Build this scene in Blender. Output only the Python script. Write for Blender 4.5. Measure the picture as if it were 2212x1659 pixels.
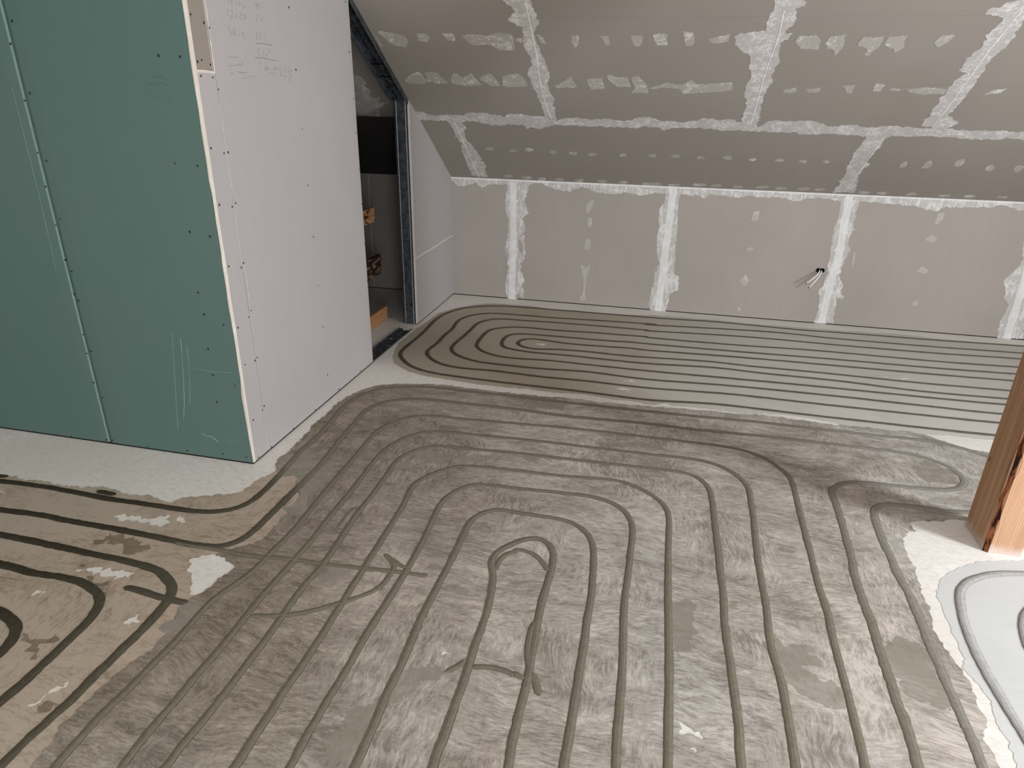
import bpy, math, random
import numpy as np
from mathutils import Vector, Matrix
from mathutils.geometry import tessellate_polygon, delaunay_2d_cdt

for o in list(bpy.data.objects):
    bpy.data.objects.remove(o, do_unlink=True)
S = bpy.context.scene
COL = S.collection

# ---------------------------------------------------------------- camera
cd = bpy.data.cameras.new('camera')
cd.sensor_fit = 'HORIZONTAL'; cd.sensor_width = 36.0
cd.lens = 1450.66 / 2212 * 36.0
cd.clip_start = 0.02
cam = bpy.data.objects.new('camera', cd)
COL.objects.link(cam)
YAW, PITCH, ROLL = -0.2207162, 0.4043994, 0.0186139
fw = Vector((math.sin(YAW)*math.cos(PITCH), math.cos(YAW)*math.cos(PITCH), -math.sin(PITCH)))
rt = Vector((math.cos(YAW), -math.sin(YAW), 0))
up = rt.cross(fw)
r2 = rt*math.cos(ROLL) + up*math.sin(ROLL)
u2 = -rt*math.sin(ROLL) + up*math.cos(ROLL)
m = Matrix((r2, u2, -fw)).transposed().to_4x4()
m.translation = Vector((0, 0, 1.6))
cam.matrix_world = m
S.camera = cam

# ---------------------------------------------------------------- light
S.view_settings.view_transform = 'Standard'
S.view_settings.look = 'None'
S.view_settings.gamma = 1.0
S.view_settings.use_curve_mapping = False
S.view_settings.exposure = 0.0

w = bpy.data.worlds.new('sky'); S.world = w; w.use_nodes = True
bg = w.node_tree.nodes['Background']
bg.inputs[0].default_value = (0.80, 0.90, 1.0, 1); bg.inputs[1].default_value = 3.0

def area(name, loc, target, sx, sy, power, col):
    l = bpy.data.lights.new(name, 'AREA'); l.shape = 'RECTANGLE'
    l.size = sx; l.size_y = sy; l.energy = power; l.color = col
    o = bpy.data.objects.new(name, l); COL.objects.link(o)
    o.location = loc
    o.rotation_euler = (Vector(target) - Vector(loc)).to_track_quat('-Z', 'Y').to_euler()
    return o
# daylight in the gable window on the right, added lamps behind the camera for the back wall
area('gable_window_light', (4.55, 0.95, 1.50), (0.0, 2.4, 0.2), 0.85, 1.2, 300, (0.88, 0.935, 1.0))
area('added_front_light', (1.5, -2.70, 1.55), (1.2, 3.5, 0.9), 1.1, 1.3, 66, (0.90, 0.95, 1.0))
area('added_front_light', (-1.5, -2.70, 1.55), (-1.0, 3.5, 0.9), 1.1, 1.3, 56, (1.0, 0.93, 0.85))

# ---------------------------------------------------------------- material helpers
def srgb(r, g, b):
    f = lambda c: (c/255/12.92) if c/255 <= 0.04045 else ((c/255+0.055)/1.055)**2.4
    return (f(r), f(g), f(b), 1)

class MT:
    def __init__(self, name, rough=0.85, spec=0.25, metal=0.0):
        self.m = bpy.data.materials.new(name); self.m.use_nodes = True
        self.t = self.m.node_tree; self.b = self.t.nodes['Principled BSDF']
        self.b.inputs['Roughness'].default_value = rough
        self.b.inputs['Specular IOR Level'].default_value = spec
        self.b.inputs['Metallic'].default_value = metal
        self.co = self.n('ShaderNodeTexCoord').outputs['Object']
    def n(self, k, **kw):
        x = self.t.nodes.new(k)
        for a, v in kw.items(): setattr(x, a, v)
        return x
    def link(self, a, b): self.t.links.new(a, b)
    def put(self, sock, v):
        if hasattr(v, 'links') or hasattr(v, 'is_output'): self.link(v, sock)
        else: sock.default_value = v
    def map(self, scale=(1, 1, 1), rot=(0, 0, 0), src=None, loc=(0, 0, 0)):
        x = self.n('ShaderNodeMapping')
        x.inputs['Scale'].default_value = scale; x.inputs['Rotation'].default_value = rot
        x.inputs['Location'].default_value = loc
        self.link(src or self.co, x.inputs['Vector']); return x.outputs[0]
    def noise(self, scale, detail=4, rough=0.55, dist=0.0, src=None):
        x = self.n('ShaderNodeTexNoise')
        x.inputs['Scale'].default_value = scale; x.inputs['Detail'].default_value = detail
        x.inputs['Roughness'].default_value = rough; x.inputs['Distortion'].default_value = dist
        self.link(src or self.co, x.inputs['Vector']); return x.outputs['Fac']
    def ramp(self, f, lo, hi, a=0.0, b=1.0, smooth=True):
        x = self.n('ShaderNodeMapRange', interpolation_type='SMOOTHSTEP' if smooth else 'LINEAR')
        self.link(f, x.inputs['Value'])
        x.inputs['From Min'].default_value = lo; x.inputs['From Max'].default_value = hi
        x.inputs['To Min'].default_value = a; x.inputs['To Max'].default_value = b
        return x.outputs[0]
    def math(self, op, a, b=0.0):
        x = self.n('ShaderNodeMath', operation=op)
        self.put(x.inputs[0], a); self.put(x.inputs[1], b); return x.outputs[0]
    def mix(self, f, a, b):
        x = self.n('ShaderNodeMix', data_type='RGBA')
        self.put(x.inputs[0], f); self.put(x.inputs[6], a); self.put(x.inputs[7], b)
        return x.outputs[2]
    def attr(self, name):
        return self.n('ShaderNodeAttribute', attribute_name=name).outputs['Fac']
    def col(self, c): self.put(self.b.inputs['Base Color'], c); return self
    def bump(self, h, strength=0.3, dist=0.002):
        x = self.n('ShaderNodeBump'); x.inputs['Strength'].default_value = strength
        x.inputs['Distance'].default_value = dist
        self.link(h, x.inputs['Height']); self.link(x.outputs[0], self.b.inputs['Normal']); return self

M = {}
def board(name, a, b, streak=(60, 4)):
    t = MT(name, 0.9, 0.15)
    big = t.ramp(t.noise(1.3, 3), 0.35, 0.65)
    fine = t.noise(1.0, 3, 0.7, src=t.map((streak[0], streak[0], streak[1])))
    gr = t.noise(420, 2, 0.8)
    c = t.mix(big, a, b)
    k = t.math('ADD', t.math('MULTIPLY', fine, 0.05), t.math('MULTIPLY', gr, 0.21))
    c = t.mix(t.ramp(k, 0.07, 0.19), tuple(x*0.90 for x in c_dark(a)) , c)
    M[name] = t.col(c).bump(gr, 0.08, 0.0006).m
def c_dark(a): return (a[0], a[1], a[2], 1)

board('paper', srgb(163, 155, 147), srgb(171, 161, 154))
board('paper_white', srgb(171, 164, 161), srgb(176, 167, 165))
board('paper_tan', srgb(146, 135, 123), srgb(142, 132, 121))
board('paper_slope', srgb(151, 143, 134), srgb(155, 147, 140))
board('paper_green', srgb(93, 115, 109), srgb(88, 116, 112))
board('plain_wall', srgb(190, 186, 180), srgb(184, 180, 174))

# white primed screed
t = MT('screed', 0.75, 0.3)
big = t.ramp(t.noise(1.6, 4, 0.6, 0.6), 0.35, 0.65)
sp = t.noise(210, 3, 0.7)
md = t.noise(1, 5, 0.7, 0.5, src=t.map((30, 60, 20), (0, 0, 0.3)))
c = t.mix(big, srgb(232, 227, 221), srgb(224, 218, 210))
c = t.mix(t.ramp(md, 0.25, 0.60), srgb(212, 205, 196), c)
c = t.mix(t.ramp(sp, 0.33, 0.27), c, srgb(120, 112, 102))
M['screed'] = t.col(c).bump(t.math('ADD', t.math('MULTIPLY', sp, 0.5), md), 0.18, 0.001).m

# mortar coats
def coat(name, light, mid, dark, amount, speck=True, streaks=1.0, bumpk=0.25, left_tint=None):
    t = MT(name, 0.82, 0.25)
    warp = t.n('ShaderNodeTexNoise'); warp.inputs['Scale'].default_value = 2.2; warp.inputs['Detail'].default_value = 3
    t.link(t.co, warp.inputs['Vector'])
    add = t.n('ShaderNodeVectorMath', operation='MULTIPLY_ADD')
    t.link(warp.outputs['Color'], add.inputs[0]); add.inputs[1].default_value = (0.22, 0.22, 0.0); t.link(t.co, add.inputs[2])
    wv = add.outputs[0]
    big = t.noise(1.9, 5, 0.62, 0.7)
    med = t.noise(1, 4, 0.65, 0.4, src=t.map((6, 15, 6), (0, 0, 0.2), wv))
    def st_(m_, seed):
        s1 = t.noise(1, 5, 0.78, 0.25, src=t.map((11*m_, 44*m_, 9), (0, 0, 0.12), wv, (seed, 0, 0)))
        s2 = t.noise(1, 5, 0.78, 0.25, src=t.map((40*m_, 11*m_, 9), (0, 0, 0.75), wv, (5, 3, seed)))
        return s1, s2
    d1 = t.ramp(t.noise(2.4, 2), 0.47, 0.58)
    mk = lambda f, a, b: t.math('ADD', t.math('MULTIPLY', a, t.math('SUBTRACT', 1.0, f)), t.math('MULTIPLY', b, f))
    st = mk(d1, *st_(1.0, 0)); sf = mk(d1, *st_(2.8, 2.7))
    gr = t.noise(95, 4, 0.75, 0.4)
    fine = t.noise(330, 2, 0.8)
    v = t.math('ADD', t.math('MULTIPLY', big, 0.42), t.math('MULTIPLY', med, 0.36))
    v = t.math('ADD', v, t.math('MULTIPLY', st, 0.46*streaks))
    v = t.math('ADD', v, t.math('MULTIPLY', sf, 0.64*streaks))
    lo = 0.39+0.55*streaks+amount
    c = t.mix(t.ramp(v, lo-0.14, lo+0.0), dark, mid)
    c = t.mix(t.ramp(v, lo-0.01, lo+0.11), c, light)
    if left_tint is not None:                 # darker, browner tint towards the left end of the coat
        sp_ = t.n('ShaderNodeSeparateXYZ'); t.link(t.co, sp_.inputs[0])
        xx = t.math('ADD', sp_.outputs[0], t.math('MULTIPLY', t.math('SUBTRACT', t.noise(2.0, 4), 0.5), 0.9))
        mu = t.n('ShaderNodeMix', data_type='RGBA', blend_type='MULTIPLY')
        t.link(t.ramp(xx, left_tint[0], left_tint[1], 1.0, 0.0), mu.inputs[0]); t.link(c, mu.inputs[6]); mu.inputs[7].default_value = left_tint[2]
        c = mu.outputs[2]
    c = t.mix(t.ramp(fine, 0.56, 0.80, 0.0, 0.7), c, tuple(min(1, x*1.12) for x in light[:3]) + (1,)) if speck else c
    if speck:
        pit = t.noise(140, 2, 0.5); c = t.mix(t.ramp(pit, 0.255, 0.225), c, srgb(70, 62, 50))
        tint = t.ramp(t.noise(0.9, 3), 0.4, 0.62)
        c2 = t.n('ShaderNodeMix', data_type='RGBA', blend_type='MULTIPLY'); c2.inputs[0].default_value = 1.0
        t.link(c, c2.inputs[6]); t.link(t.mix(tint, (1.0, 0.965, 0.94, 1), (0.98, 0.985, 0.975, 1)), c2.inputs[7])
        c = c2.outputs[2]
    M[name] = t.col(c).bump(t.math('ADD', gr, st), bumpk, 0.0015).m
coat('mortar_coat', srgb(200, 193, 185), srgb(169, 162, 154), srgb(133, 126, 116), 0.02, left_tint=(-1.8, 0.1, (0.60, 0.54, 0.48, 1)))
coat('mortar_coat_brown', srgb(182, 167, 152), srgb(164, 149, 133), srgb(104, 88, 70), -0.08, streaks=1.0)
coat('mortar_coat_smooth', srgb(200, 195, 187), srgb(195, 189, 181), srgb(180, 173, 164), -0.10, speck=False, streaks=0.4, bumpk=0.06, left_tint=(-0.9, 0.9, (0.74, 0.68, 0.59, 1)))
coat('mortar_coat_pale', srgb(200, 199, 196), srgb(196, 195, 192), srgb(184, 182, 178), -0.10, speck=False, streaks=0.3, bumpk=0.06)
coat('mortar_smear', srgb(160, 152, 141), srgb(144, 136, 124), srgb(134, 127, 114), 0.02, speck=False, streaks=0.8, bumpk=0.1)
coat('mortar_smear_brown', srgb(146, 131, 114), srgb(130, 115, 98), srgb(116, 101, 84), 0.0, speck=False, streaks=0.8, bumpk=0.1)

# groove filling: 'across' -1..1, 'wet' 0..1
t = MT('groove_mortar', 0.7, 0.3)
wet = t.attr('wet'); ac = t.attr('across')
g1 = t.noise(60, 4, 0.7); g2 = t.noise(300, 2, 0.8)
dry = t.mix(t.ramp(g1, 0.35, 0.65), srgb(110, 103, 89), srgb(121, 114, 99))
dk = t.mix(t.ramp(g1, 0.35, 0.65), srgb(50, 43, 31), srgb(64, 56, 43))
pale = t.mix(t.ramp(g1, 0.35, 0.65), srgb(158, 154, 152), srgb(172, 169, 167))
c = t.mix(wet, dry, dk)
c = t.mix(t.attr('pale'), c, pale)
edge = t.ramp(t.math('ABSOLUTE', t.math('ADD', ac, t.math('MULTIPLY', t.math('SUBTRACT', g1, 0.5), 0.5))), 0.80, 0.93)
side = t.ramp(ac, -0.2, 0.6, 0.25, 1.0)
c = t.mix(t.math('MULTIPLY', t.math('MULTIPLY', edge, side), 0.8), c, srgb(60, 53, 40))  # darker rims paint the shadow of the small step, stronger on the right
gro = t.math('SINE', t.math('MULTIPLY', ac, 9.0))
M['groove_mortar'] = t.col(c).bump(t.math('ADD', t.math('MULTIPLY', gro, 0.25), g1), 0.25, 0.002).m

# joint filler
def filler(name, a, b, cover):
    t = MT(name, 0.8, 0.2)
    s = t.noise(1, 5, 0.75, 1.6, src=t.map((30, 30, 8), (0.5, 0.4, 0.7)))
    g = t.noise(14, 4, 0.65, 0.5)
    v = t.math('ADD', t.math('MULTIPLY', s, 0.6), t.math('MULTIPLY', g, 0.4))
    M[name] = t.col(t.mix(t.ramp(v, 0.5-cover, 0.62-cover), b, a)).bump(s, 0.3, 0.0015).m
filler('filler', srgb(216, 212, 209), srgb(184, 179, 175), 0.03)
filler('filler_thin', srgb(212, 208, 203), srgb(170, 164, 158), 0.0)
filler('filler_bright', srgb(224, 222, 220), srgb(212, 209, 206), 0.05)
filler('filler_spot', srgb(216, 213, 210), srgb(176, 170, 164), -0.03)
filler('crack_filler', srgb(218, 209, 200), srgb(206, 194, 182), 0.0)
filler('faint_joint', srgb(202, 192, 185), srgb(186, 174, 168), 0.0)

def plain(name, c, rough=0.6, spec=0.3, metal=0.0, var=0.0, scale=20):
    t = MT(name, rough, spec, metal)
    if var:
        n = t.noise(scale, 4, 0.65)
        t.col(t.mix(t.ramp(n, 0.35, 0.65), tuple(x*(1-var) for x in c[:3])+(1,), c)).bump(n, 0.1, 0.001)
    else: t.col(c)
    M[name] = t.m
plain('gap_black', srgb(26, 25, 26), 0.7)  # black for strips that stand in for shade in gaps
plain('screw_black', srgb(30, 28, 28), 0.5)
plain('pencil', srgb(130, 125, 124), 0.7)
plain('pencil_dark', srgb(100, 96, 96), 0.7)
plain('pencil_green', srgb(66, 100, 96), 0.7)
plain('scuff_lit_bevel', srgb(128, 156, 147), 0.9, 0.2, 0, 0.12, 60)  # also colours the lit bevel stripe at the green joint
plain('dark_panel', srgb(66, 62, 61), 0.9, 0.1, 0, 0.1, 8)
plain('cable_white', srgb(228, 226, 222), 0.4)
plain('black_plastic', srgb(16, 16, 16), 0.45)
plain('slot_dark', srgb(8, 8, 9), 0.9)
plain('glass_frame', srgb(230, 230, 228), 0.4)

t = MT('galvanised', 0.42, 0.5, 0.75)
n = t.noise(26, 5, 0.6, 0.3); n2 = t.noise(1, 3, 0.6, src=t.map((90, 90, 8)))
t.col(t.mix(t.ramp(n, 0.35, 0.66), srgb(76, 82, 88), srgb(106, 114, 120)))
M['galvanised'] = t.bump(n2, 0.12, 0.001).m
plain('galvanised_light', srgb(176, 184, 190), 0.35, 0.5, 0.6)
t = MT('galvanised_dark', 0.55, 0.5, 0.25)
n = t.noise(30, 5, 0.6, 0.3)
t.col(t.mix(t.ramp(n, 0.35, 0.66), srgb(44, 46, 52), srgb(84, 90, 98)))
M['galvanised_dark'] = t.bump(n, 0.12, 0.001).m

def wood(name, light, mid, dark, scale, rot=(0, 0, 0), char=0.0):
    t = MT(name, 0.7, 0.25)
    p = t.map(scale, rot)
    n = t.noise(1.0, 4, 0.6, 0.8, src=p)
    wv = t.n('ShaderNodeTexWave', wave_type='BANDS', bands_direction='X')
    wv.inputs['Scale'].default_value = 1.2; wv.inputs['Distortion'].default_value = 5.0; wv.inputs['Detail'].default_value = 3
    t.link(p, wv.inputs['Vector'])
    c = t.mix(t.ramp(n, 0.3, 0.7), mid, light)
    c = t.mix(t.math('MULTIPLY', t.ramp(wv.outputs['Fac'], 0.55, 0.95), 0.45), c, dark)
    if char:
        q = t.noise(1, 5, 0.7, 0.6, src=t.map((20, 12, 40))); c = t.mix(t.ramp(q, 0.53-char, 0.60-char), c, srgb(26, 21, 18))
    M[name] = t.col(c).bump(n, 0.2, 0.0015).m
    return t, c
wood('rough_plank', srgb(188, 142, 98), srgb(170, 122, 80), srgb(128, 86, 54), (30, 4, 30))
wood('charred_plank', srgb(150, 108, 76), srgb(128, 90, 62), srgb(80, 52, 34), (30, 4, 30), char=0.12)
wood('scorched_plank', srgb(170, 124, 88), srgb(150, 106, 72), srgb(90, 60, 40), (30, 4, 30), char=0.015)
t, c = wood('post_wood', srgb(190, 152, 122), srgb(178, 138, 106), srgb(150, 106, 72), (34, 34, 1.6))
# yellower, weathered upper part of the post
sep = t.n('ShaderNodeSeparateXYZ'); t.link(t.co, sep.inputs[0])
zz = t.math('ADD', sep.outputs[2], t.math('MULTIPLY', t.math('SUBTRACT', t.noise(6, 4), 0.5), 0.5))
c = t.mix(t.ramp(zz, 0.62, 0.80), c, srgb(168, 124, 80))
c = t.mix(t.ramp(zz, 0.95, 1.25), c, srgb(188, 146, 104))
kn = t.noise(22, 2, 0.5); c = t.mix(t.ramp(kn, 0.245, 0.215), c, srgb(60, 34, 22))
dirt = t.ramp(t.math('ADD', sep.outputs[2], t.math('MULTIPLY', t.noise(40, 3), 0.05)), 0.075, 0.03)
c = t.mix(t.math('MULTIPLY', dirt, 0.55), c, srgb(206, 200, 198))
t.col(c)
t = MT('bark_edge', 0.9, 0.1)
n = t.noise(1, 5, 0.7, 0.8, src=t.map((60, 60, 9)))
t.col(t.mix(t.ramp(n, 0.42, 0.58), srgb(48, 28, 22), srgb(150, 92, 62)))
M['bark_edge'] = t.bump(n, 0.5, 0.003).m

# ---------------------------------------------------------------- geometry helpers
rng = np.random.default_rng(7)
def mesh_obj(name, verts, faces, mat, parent=None, attrs=None, smooth=False, loc=None):
    me = bpy.data.meshes.new(name)
    v = np.asarray(verts, float)
    if loc is not None: v = v - np.asarray(loc, float)
    me.from_pydata([tuple(p) for p in v], [], [tuple(int(i) for i in f) for f in faces])
    if attrs:
        for k, a in attrs.items():
            at = me.attributes.new(k, 'FLOAT', 'POINT'); at.data.foreach_set('value', np.asarray(a, 'f'))
    me.materials.append(M[mat]); me.update()
    if smooth:
        me.polygons.foreach_set('use_smooth', [True]*len(me.polygons))
    o = bpy.data.objects.new(name, me); COL.objects.link(o)
    if loc is not None: o.location = loc
    if parent is not None:
        o.parent = parent
        if loc is None: o.location = (0, 0, 0)
    return o
def tag(o, label=None, cat=None, group=None, kind=None):
    if label: o['label'] = label
    if cat: o['category'] = cat
    if group: o['group'] = group
    if kind: o['kind'] = kind
    return o
def struct(o, label=None, cat=None):
    return tag(o, label, cat, kind='structure')
def box_vf(x0, x1, y0, y1, z0, z1):
    v = [(x, y, z) for z in (z0, z1) for y in (y0, y1) for x in (x0, x1)]
    return v, [(0, 2, 3, 1), (4, 5, 7, 6), (0, 1, 5, 4), (2, 6, 7, 3), (0, 4, 6, 2), (1, 3, 7, 5)]
def join_vf(parts):
    V, F = [], []
    for v, f in parts:
        k = len(V); V += list(v); F += [tuple(i+k for i in q) for q in f]
    return V, F
def box(name, b, mat, parent=None, loc=None):
    v, f = box_vf(*b); return mesh_obj(name, v, f, mat, parent, loc=loc)
def prism_vf(poly, fn, d0, d1):
    """poly in plane coordinates; fn(u, v, depth) -> xyz"""
    n = len(poly)
    V = [fn(u, v, d0) for u, v in poly] + [fn(u, v, d1) for u, v in poly]
    tris = tessellate_polygon([[Vector((u, v, 0)) for u, v in poly]])
    F = [tuple(t_) for t_ in tris] + [tuple(i+n for i in t_[::-1]) for t_ in tris]
    F += [(i, (i+1) % n, (i+1) % n+n, i+n) for i in range(n)]
    return V, F
def pnoise(n, wl, rs):
    """periodic smooth noise, n samples, about n/wl knots"""
    k = max(3, int(round(n/wl))); g = rs.normal(size=k)
    x = np.arange(n)/n*k; i = x.astype(int) % k; f = x-np.floor(x); f = f*f*(3-2*f)
    return g[i]*(1-f)+g[(i+1) % k]*f
def resample(P, step, closed):
    P = np.asarray(P, float)
    if closed: P = np.vstack([P, P[:1]])
    d = np.r_[0, np.cumsum(np.hypot(*np.diff(P, axis=0).T))]
    n = max(8, int(d[-1]/step)); s = np.linspace(0, d[-1], n+1)
    if closed: s = s[:-1]
    return np.c_[np.interp(s, d, P[:, 0]), np.interp(s, d, P[:, 1])]
def ragged(P, step=0.006, amp=0.005, seed=0, waves=((0.09, 1.0), (0.03, 0.6), (0.012, 0.5))):
    rs = np.random.default_rng(seed)
    Q = resample(P, step, True); n = len(Q)
    T = np.roll(Q, -1, 0)-np.roll(Q, 1, 0); T /= np.hypot(*T.T)[:, None]+1e-9
    N = np.c_[T[:, 1], -T[:, 0]]
    h = sum(a*pnoise(n, w_/step, rs) for w_, a in waves)
    return Q + N*(h*amp)[:, None]
def patch(name, P, fn, mat, parent, holes=(), h=0.001, skirt=True):
    loops = [np.asarray(P)]+[np.asarray(x) for x in holes]
    V2 = np.vstack(loops); E_ = []; k = 0
    for L in loops:
        E_ += [(k+i, k+(i+1) % len(L)) for i in range(len(L))]; k += len(L)
    res = delaunay_2d_cdt([Vector((a, b)) for a, b in V2], E_, [], 0, 1e-7)
    ov = np.array([tuple(v) for v in res[0]]); tris = np.array(res[2])
    cen = ov[tris].mean(axis=1); ok = inside(cen, loops[0])
    for L in loops[1:]: ok &= ~inside(cen, L)
    F = [tuple(int(i) for i in t_) for t_ in tris[ok]]
    F = [f if np.cross(ov[f[1]]-ov[f[0]], ov[f[2]]-ov[f[0]]) > 0 else f[::-1] for f in F]
    V = [fn(float(a), float(b), h) for a, b in ov]
    if skirt:
        k = 0
        for L in loops:
            n = len(V); m_ = len(L)
            V += [fn(float(a), float(b), h) for a, b in L]+[fn(float(a), float(b), -0.0002) for a, b in L]
            F += [(n+i, n+(i+1) % m_, n+m_+(i+1) % m_, n+m_+i) for i in range(m_)]
    return mesh_obj(name, V, F, mat, parent)
def ribbon(name, P, width, fn, mat, parent, h=0.0005, step=0.008, jit=0.1, seed=0, sm=0, ends=True, attr_fn=None):
    """flat ribbon along a polyline in plane coordinates"""
    rs = np.random.default_rng(seed)
    P = np.asarray(P, float)
    if len(P) > 2:                       # Catmull-Rom
        Q = np.vstack([2*P[0]-P[1], P, 2*P[-1]-P[-2]]); out = []
        for i in range(1, len(Q)-2):
            a, b, c_, d = Q[i-1:i+3]
            for t_ in np.linspace(0, 1, 12, endpoint=False)[:, None]:
                out.append((0.5*(2*b+(c_-a)*t_+(2*a-5*b+4*c_-d)*t_**2+(3*b-a-3*c_+d)*t_**3)))
        out.append(P[-1]); P = np.array(out).reshape(-1, 2)
    Q = resample(P, step, False); n = len(Q)
    if sm and n > 60:
        k = int(sm/step); w_ = np.exp(-0.5*(np.arange(-3*k, 3*k+1)/k)**2); w_ /= w_.sum()
        pad = np.vstack([2*Q[0]-Q[3*k:0:-1], Q, 2*Q[-1]-Q[-2:-3*k-2:-1]])
        Q = np.c_[np.convolve(pad[:, 0], w_, 'valid'), np.convolve(pad[:, 1], w_, 'valid')]; n = len(Q)
    T = np.gradient(Q, axis=0); T /= np.hypot(*T.T)[:, None]+1e-9
    N = np.c_[T[:, 1], -T[:, 0]]
    def jn():
        return sum(a*pnoise(n, max(1.5, w_/step), rs) for w_, a in ((0.25, 0.5), (0.05, 0.5), (0.018, 0.5)))
    hw = width/2; L = hw*(1+jit*jn()); R = hw*(1+jit*jn())
    if ends:
        s = np.arange(n)*step; e = np.minimum(s, s[::-1]); tap = np.sqrt(np.clip(e/hw, 0.02, 1)); L = L*tap; R = R*tap
    us = (-1.0, -0.55, 0.0, 0.55, 1.0); hs = (0.0, 0.5, 1.0, 0.5, 0.0)
    V, A = [], []
    for u, hh in zip(us, hs):
        off = np.where(u < 0, u*L, u*R)
        pts = Q+N*off[:, None]
        V += [fn(float(a), float(b), h*(0.45+0.55*hh)) for a, b in pts]; A += [u]*n
    F = [(j*n+i, j*n+i+1, (j+1)*n+i+1, (j+1)*n+i) for j in range(4) for i in range(n-1)]
    at = {'across': A}
    if attr_fn is not None:
        for k_, v_ in attr_fn(Q).items(): at[k_] = list(v_)*5
    return mesh_obj(name, V, F, mat, parent, at, smooth=True)
def inside(P, poly):
    P = np.asarray(P); poly = np.asarray(poly); r = np.zeros(len(P), bool); j = len(poly)-1
    for i in range(len(poly)):
        a, b = poly[i], poly[j]
        c_ = ((a[1] > P[:, 1]) != (b[1] > P[:, 1])) & (P[:, 0] < (b[0]-a[0])*(P[:, 1]-a[1])/(b[1]-a[1]+1e-12)+a[0])
        r ^= c_; j = i
    return r
def tube_vf(P, rad, seg=12, caps=True):
    P = [Vector(p) for p in P]; V, F = [], []
    ref = Vector((0.31, 0.2, 0.93))
    for i, p in enumerate(P):
        d = (P[min(i+1, len(P)-1)]-P[max(i-1, 0)]).normalized()
        a = d.cross(ref).normalized(); b = d.cross(a)
        r_ = rad[i] if hasattr(rad, '__len__') else rad
        V += [tuple(p+(a*math.cos(k*2*math.pi/seg)+b*math.sin(k*2*math.pi/seg))*r_) for k in range(seg)]
    for i in range(len(P)-1):
        F += [(i*seg+k, i*seg+(k+1) % seg, (i+1)*seg+(k+1) % seg, (i+1)*seg+k) for k in range(seg)]
    if caps: F += [tuple(range(seg))[::-1], tuple((len(P)-1)*seg+k for k in range(seg))]
    return V, F

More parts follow.
